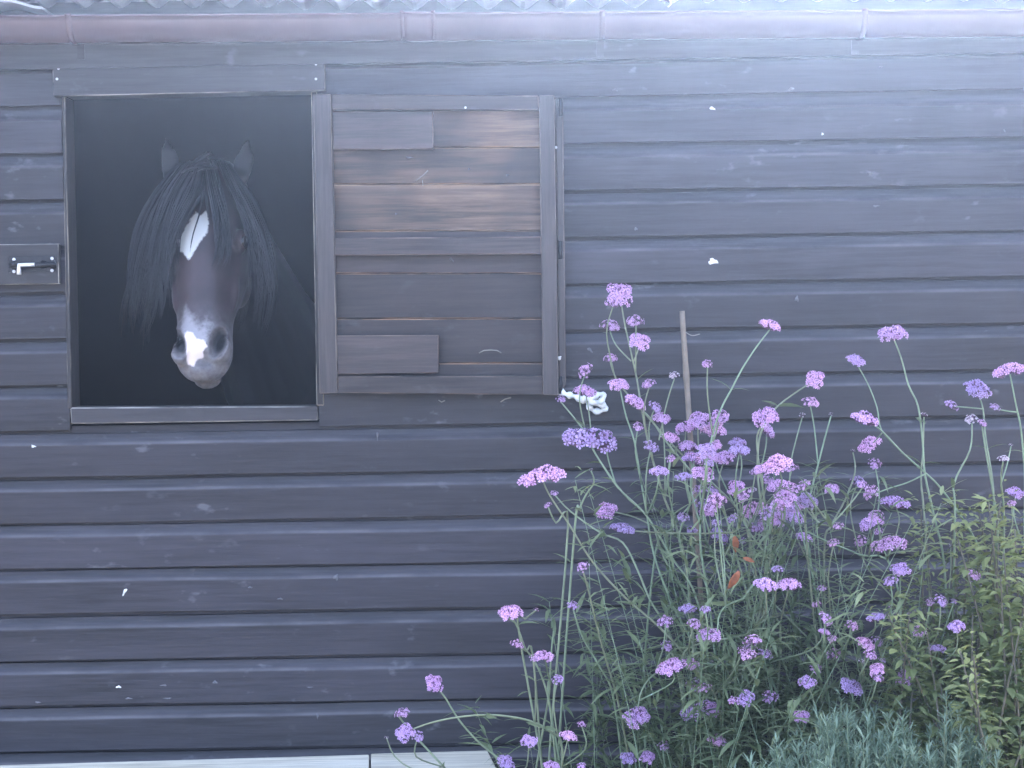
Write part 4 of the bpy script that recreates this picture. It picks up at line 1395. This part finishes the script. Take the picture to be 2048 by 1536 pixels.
def shrub(name, label, px, top, Y, spread, nb, lw, ll, mat, tipmat=None, group=None, pxtop=None):
    z1 = P(px, top, Y).z
    bx = P(px, 1200, Y).x
    e = empty(name, (bx, Y, 0))
    tag(e, label, 'shrub', group)
    tw, lf, tp = MB(), MB(), MB()
    for b_ in range(nb):
        b = Vector((bx + random.gauss(0, spread * .35), Y + random.gauss(0, .05), 0))
        hh = z1 * random.uniform(.55, 1.0) if b_ else z1
        tx = bx + random.gauss(0, spread)
        if b_ == 0: tx = P(pxtop or px, top, Y).x
        t_ = Vector((tx, Y + random.gauss(0, .09), hh))
        sp_ = smooth_path([b, b.lerp(t_, .5) + Vector((random.gauss(0, .03), random.gauss(0, .03), .05)), t_], 11)
        tw.tube(sp_, [.0048 - .0034 * q_ / len(sp_) for q_ in range(len(sp_))], 5)
        tn = random.uniform(.1, .75)
        for q_ in range(4, len(sp_)):
            up = q_ / (len(sp_) - 1)
            for rep in range(8):
                an = random.uniform(0, 6.28)
                X_ = Vector((math.cos(an), math.sin(an), random.uniform(-.35, .75))).normalized()
                Z_ = Vector((random.gauss(0, .25), random.gauss(0, .25) - .2, 1)); Z_ = (Z_ - X_ * Z_.dot(X_)).normalized(); Y_ = Z_.cross(X_)
                L_ = ll * random.uniform(.4, 1.05) * (1 - .45 * up * up)
                vs, fs = ovate(lw * L_ * random.uniform(.8, 1.15), L_, random.uniform(.1, .5), random.uniform(.05, .6))
                c = sp_[q_] + X_ * random.uniform(.0, .04) + Vector((0, 0, random.uniform(-.03, .03)))
                dst = tp if (tipmat and up > .84) else lf
                dst.add([c + X_ * v[0] + Y_ * v[1] + Z_ * v[2] for v in vs], fs, [min(1, max(0, tn + random.uniform(-.2, .2) + (.25 if up > .8 else 0)))] * len(vs))
    tw.build('twigs', M['twig'], e, smooth=True)['kind'] = 'stuff'
    lf.build('foliage', mat, e, attr='tone', smooth=True)['kind'] = 'stuff'
    if tipmat: tp.build('young_tips', tipmat, e, attr='tone', smooth=True)['kind'] = 'stuff'
    return e


shrub('leafy_shrub', 'tall leafy green shrub with yellow-green tips at the end of the bed', 2010, 1005, -.58, .10, 24, .42, .055, M['shrub'], M['tip'])
shrub('leafy_shrub', 'loose curling shrub with twisted pale leaves beside the dark wall', 1880, 1010, -.40, .09, 15, .36, .048, M['shrub'], M['tip'], pxtop=1830)
shrub('leafy_shrub', 'low green shrub with a bright yellow-green growing tip', 1985, 1250, -.80, .10, 13, .40, .045, M['shrub'], M['tip'])
shrub('leafy_shrub', 'small dark green shrub between the verbena and the blue-green clumps', 1790, 1200, -.55, .09, 11, .34, .06, M['shrub'])


def clump(label, px, top, Y, wid, nst):
    z1 = P(px, top, Y).z
    bx = P(px, 1300, Y).x
    e = empty('blue_green_clump', (bx, Y, 0))
    tag(e, label, 'plant', 'blue-green clumps at the front of the bed')
    st, lf = MB(), MB()
    for _ in range(nst):
        rx, ry = random.gauss(0, wid), random.gauss(0, wid * .7)
        rr = min(1.2, math.hypot(rx, ry) / (wid * 2))
        b = Vector((bx + rx * .45, Y + ry * .45, 0))
        t_ = Vector((bx + rx * 1.1, Y + ry, z1 * random.uniform(.72, 1.0) * (1 - .22 * rr)))
        sp_ = smooth_path([b, b.lerp(t_, .55) + Vector((0, 0, .03)), t_], 9)
        st.tube(sp_, [.0017 - .0009 * q_ / len(sp_) for q_ in range(len(sp_))], 4, cap=False)
        tn = random.uniform(0, .9)
        for q_ in range(6, len(sp_)):
            for rep in range(8):
                an = random.uniform(0, 6.28)
                X_ = Vector((math.cos(an), math.sin(an), random.uniform(.2, 2.0))).normalized()
                Z_ = Vector((-math.cos(an), -math.sin(an), .4)); Z_ = (Z_ - X_ * Z_.dot(X_)).normalized(); Y_ = Z_.cross(X_)
                L_ = random.uniform(.014, .034)
                vs, fs = leaf_mesh(L_ * random.uniform(.05, .085), L_, .2, random.uniform(-.1, .3), 2)
                c = sp_[q_] + Vector((0, 0, random.uniform(-.012, .012)))
                lf.add([c + X_ * v[0] + Y_ * v[1] + Z_ * v[2] for v in vs], fs, [min(1, max(0, tn + random.uniform(-.15, .15)))] * len(vs))
    tag(st.build('fine_stems', M['stem'], e, smooth=True), kind='stuff')
    tag(lf.build('foliage', M['lav'], e, attr='tone', smooth=True), kind='stuff')


clump('blue-green fine-leaved clump below the longest row of verbena flowers', 1725, 1370, -.86, .10, 130)
clump('blue-green fine-leaved clump beside the low shrub with the bright tip', 1880, 1385, -.84, .095, 110)
clump('short grey-green fine-leaved clump under the violet flower at the bed edge', 1600, 1450, -.90, .08, 90)

# ------------------------------------------------------------------ cane and dry leaves
mb = MB()
top, low = P(1364, 622, -.15), P(1377, 820, -.15)
dirc = (low - top)
bot = top + dirc * ((top.z - 0.0) / (top.z - low.z))
rad = .0066
pts, rs = [], []
nn = 46
for i_ in range(nn + 1):
    t_ = i_ / nn
    pts.append(top.lerp(bot, t_)); rs.append(rad * (1 + .06 * math.sin(t_ * 9)) * (1.22 if i_ % 9 == 5 else 1.0))
mb.tube(pts, rs, 10)
cane = mb.build('bamboo_cane', M['cane'], smooth=True)
tag(cane, 'brown bamboo cane standing upright among the verbena stems', 'cane')
mb = MB(); mb.tube(smooth_path([P(1371, 664, -.156), P(1384, 671, -.165), P(1400, 668, -.17)], 5), .0012, 5); mb.build('twine', M['web'], cane, smooth=True)

for nm, lab, a_, b_, Y, w_ in (('dry_leaf', 'orange dry leaf hanging low below the verbena mass', (1478, 1142), (1455, 1182), -.70, .0085), ('dry_leaf', 'rust brown dry leaf standing upright under violet flowers', (1468, 1072), (1474, 1108), -.62, .008),
                               ('dry_leaf', 'thin brown dry leaf lying across the verbena stems', (1486, 1116), (1512, 1124), -.64, .005)):
    A_, B_ = P(*a_, Y), P(*b_, Y + .01)
    X_ = (B_ - A_); L_ = X_.length; X_.normalize()
    Z_ = Vector((.2, -1, .3)); Z_ = (Z_ - X_ * Z_.dot(X_)).normalized(); Y_ = Z_.cross(X_)
    vs, fs = leaf_mesh(w_, L_, .5, .15, 5)
    mb = MB(); mb.add([A_ + X_ * v[0] + Y_ * v[1] + Z_ * v[2] for v in vs], fs)
    o = mb.build(nm, M['rust'], smooth=True)
    sd_ = o.modifiers.new('t', 'SOLIDIFY'); sd_.thickness = .0006
    tag(o, lab, 'leaf')

# ------------------------------------------------------------------ air volume added to imitate the lens veil
def veil_volume():
    mb = MB(); mb.box((-16, -16, -1.02), (16, 16, 3.35))
    m = bpy.data.materials.new('lens_veil_volume'); m.use_nodes = True
    nt = m.node_tree
    nt.nodes.remove(nt.nodes['Principled BSDF'])
    v = nt.nodes.new('ShaderNodeVolumePrincipled')
    v.inputs['Color'].default_value = (*HAZE_COLOR, 1)
    v.inputs['Density'].default_value = HAZE_DENSITY
    v.inputs['Anisotropy'].default_value = HAZE_ANISO
    nt.links.new(v.outputs[0], nt.nodes['Material Output'].inputs['Volume'])
    tag(mb.build('veil_volume', m), kind='stuff')


veil_volume()
